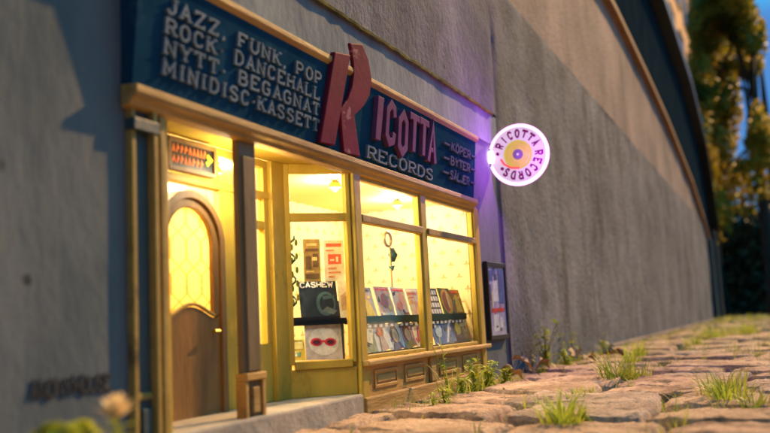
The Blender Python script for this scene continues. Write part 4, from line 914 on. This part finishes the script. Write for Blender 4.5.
# near, out of focus plants at the lower left
def campos(px, py, depth):
    q = right * ((px - 385) / 850 * depth) + up * ((216.5 - py) / 850 * depth) + fwd * depth; return Vector((0, -1, CAMH)) + q
p = campos(66, 424, 1.02)
t = thing('foreground_moss', 'blurred yellow green leafy mound at the lower left of the picture', 'plant', (p.x, p.y, -.02))
g = MB(); r = random.Random(4)
for i in range(120):
    a = r.uniform(0, 2 * PI); e = r.uniform(0, 1.2); rr = .032 * math.cos(e) * r.random() ** .4
    leafshape(g, (p.x + rr * math.cos(a), p.y + rr * math.sin(a), p.z - .03 + .034 * math.sin(e)), a, r.uniform(-.3, .3), .022, .014, .4)
obj('leaves', g, MT['mossgreen'], t, smooth=True)
g = MB()
for i in range(5): g.tube([(p.x + .01 * (i - 2), p.y, -.02), (p.x + .004 * (i - 2), p.y, p.z - .02)], .002, 5)
obj('stem', g, MT['leaf'], t)
p = campos(117, 408, 1.0)
t = thing('foreground_flower', 'blurred pale peach flower head at the lower left beside the pilaster', 'flower', (p.x, p.y, -.02))
g = MB()
for k in range(14):
    a = k * 2.4; leafshape(g, (p.x, p.y, p.z - .012), a, .3 + .08 * k, .028, .018, -.1, .5, 5)
obj('petals', g, MT['flower'], t, smooth=True)
g = MB(); g.tube([(p.x, p.y, -.02), (p.x + .004, p.y, p.z * .5), (p.x, p.y, p.z - .010)], .0022, 6); obj('stem', g, MT['leaf'], t)
g = MB(); 
for k in range(7): leafshape(g, (p.x, p.y, p.z - .045 + .004 * k), 2.3 * k, .5, .03, .012, .3)
obj('leaves', g, MT['leaf'], t, smooth=True)

# ================================================================ trees and buildings beyond
def tree(x, y, trunk_r, h, crowns, label, seed, nleaf, lsize, m='treeleaf', name='tree', group='trees beyond the wall', clump=2.0):
    r = random.Random(seed); t = thing(name, label, 'tree', (x, y, -.1), group)
    g = MB(); pts = []; n = 9
    for i in range(n + 1):
        q = i / n; pts.append((x + .25 * noise.noise((q * 2, seed, 0)) * q, y + .25 * noise.noise((q * 2, seed, 5)) * q, -.1 + h * q))
    g.tube(pts, [trunk_r * (1.25 if i == 0 else 1 - .75 * i / n) for i in range(n + 1)], 10); obj('trunk', g, MT['bark'], t, smooth=True)
    g = MB()
    for (cx, cy, cz, rx, ry, rz) in crowns:
        for k in range(1):
            q = r.uniform(.25, .9); s_ = Vector(pts[int(q * n)]); e = Vector((cx + r.uniform(-.5, .5) * rx, cy + r.uniform(-.5, .5) * ry, cz + r.uniform(-.3, .4) * rz)); mid = (s_ + e) / 2 + Vector((0, 0, .12 * rz))
            g.tube([s_, mid, e], [trunk_r * .3, trunk_r * .18, trunk_r * .05], 6)
    obj('limbs', g, MT['bark'], t, smooth=True)
    g = MB(); vols = [c[3] * c[4] * c[5] for c in crowns]; tot = sum(vols)
    for c, v_ in zip(crowns, vols):
        for k in range(int(nleaf * v_ / tot)):
            while True:
                a, b, d = (r.uniform(-1, 1) for _ in range(3))
                if a * a + b * b + d * d < 1: break
            px, py, pz = c[0] + a * c[3], c[1] + b * c[4], c[2] + d * c[5]
            if noise.noise((px * clump * .5, py * clump * .5, pz * clump * .5 + seed)) < -.20 + .22 * (a * a + b * b + d * d): continue
            s_ = lsize * r.uniform(.6, 1.3); u = Vector((r.gauss(0, 1), r.gauss(0, 1), r.gauss(0, 1))).normalized(); w_ = u.orthogonal().normalized(); pp = Vector((px, py, pz))
            g.add([pp - u * s_, pp + w_ * s_ * .55, pp + u * s_, pp - w_ * s_ * .55 + u.cross(w_) * s_ * .2], [(0, 1, 2, 3)])
    obj('crown', g, MT[m], t)
tree(23, -.90, .16, 10, [(22, -.55, 8.2, 2.6, .7, 1.6), (22.5, -.05, 7.0, 2.2, .5, 1.3), (23, -.85, 6.9, 2.0, .5, .9), (22, .42, 4.6, 1.5, .42, 1.7), (22, .15, 5.9, 1.5, .4, .8), (22.5, -.95, 4.2, 1.2, .35, 1.0), (22, .3, 2.6, 1.5, .5, 1.0), (23, -.55, 3.0, 1.5, .5, .9)], 'yellowing street tree with a thin dark trunk at the right edge', 3, 30000, .095)
tree(27, .6, .18, 11, [(27, -.05, 8.8, 2.5, .5, 2.6), (27, 1.1, 4.6, 2.0, .6, 1.6), (26, -.2, 10.0, 2.5, .9, 1.6), (27, .2, 6.4, 1.6, .75, 2.4)], 'amber lit tree standing close behind the wall end', 5, 30000, .11)
g = MB(); r = random.Random(8)
tree(34, -1.2, .3, 9, [(34, -3, 3.0, 3, 3.0, 2.6), (34, 1.6, 3.4, 3, 2.2, 3.0), (33, 4.5, 4.0, 3, 3, 4.0), (36, -7, 4.5, 3, 4, 4)], 'dense dark tree filling the gap behind the street tree', 9, 60000, .20, 'hedgeleaf', clump=1.2)
hd = thing('dark_hedge', 'tall dark hedge closing the end of the street', 'hedge', (30, -2, -.1))
g = MB()
for k in range(26000):
    x = r.uniform(29, 31.5); y = r.uniform(-12, 7); z = r.uniform(-.1, 3.0 + .9 * noise.noise((y * .4, 0, 2))); s_ = .16 * r.uniform(.6, 1.3)
    u = Vector((r.gauss(0, 1), r.gauss(0, 1), r.gauss(0, 1))).normalized(); w_ = u.orthogonal().normalized(); pp = Vector((x, y, z)); g.add([pp - u * s_, pp + w_ * s_ * .55, pp + u * s_, pp - w_ * s_ * .55], [(0, 1, 2, 3)])
obj('leaves', g, MT['hedgeleaf'], hd)
g = MB(); g.box(29.9, 30.8, -12, 7, -.1, 2.2); obj('inner_branches', g, MT['bark'], hd)
bl = thing('orange_building', 'tall warm orange building rising behind the wall and the trees', 'building', (42, 5, -.1))
g = MB(); g.box(24, 92, 3.2, 12, -.1, 42); obj('facade', g, MT['farwall'], bl)
for i in range(11):
    for j in range(7):
        x = 28 + i * 5.5; z = 3 + j * 5.6; wn = obj('window', MB().box(x, x + 2.0, 3.12, 3.2, z, z + 3.2), MT['farglass'], bl)
        g = MB(); g.box(x - .15, x, 3.08, 3.2, z - .15, z + 3.35); g.box(x + 2, x + 2.15, 3.08, 3.2, z - .15, z + 3.35); g.box(x - .15, x + 2.15, 3.06, 3.2, z + 3.35, z + 3.55); obj('frame', g, MT['plaster'], wn)
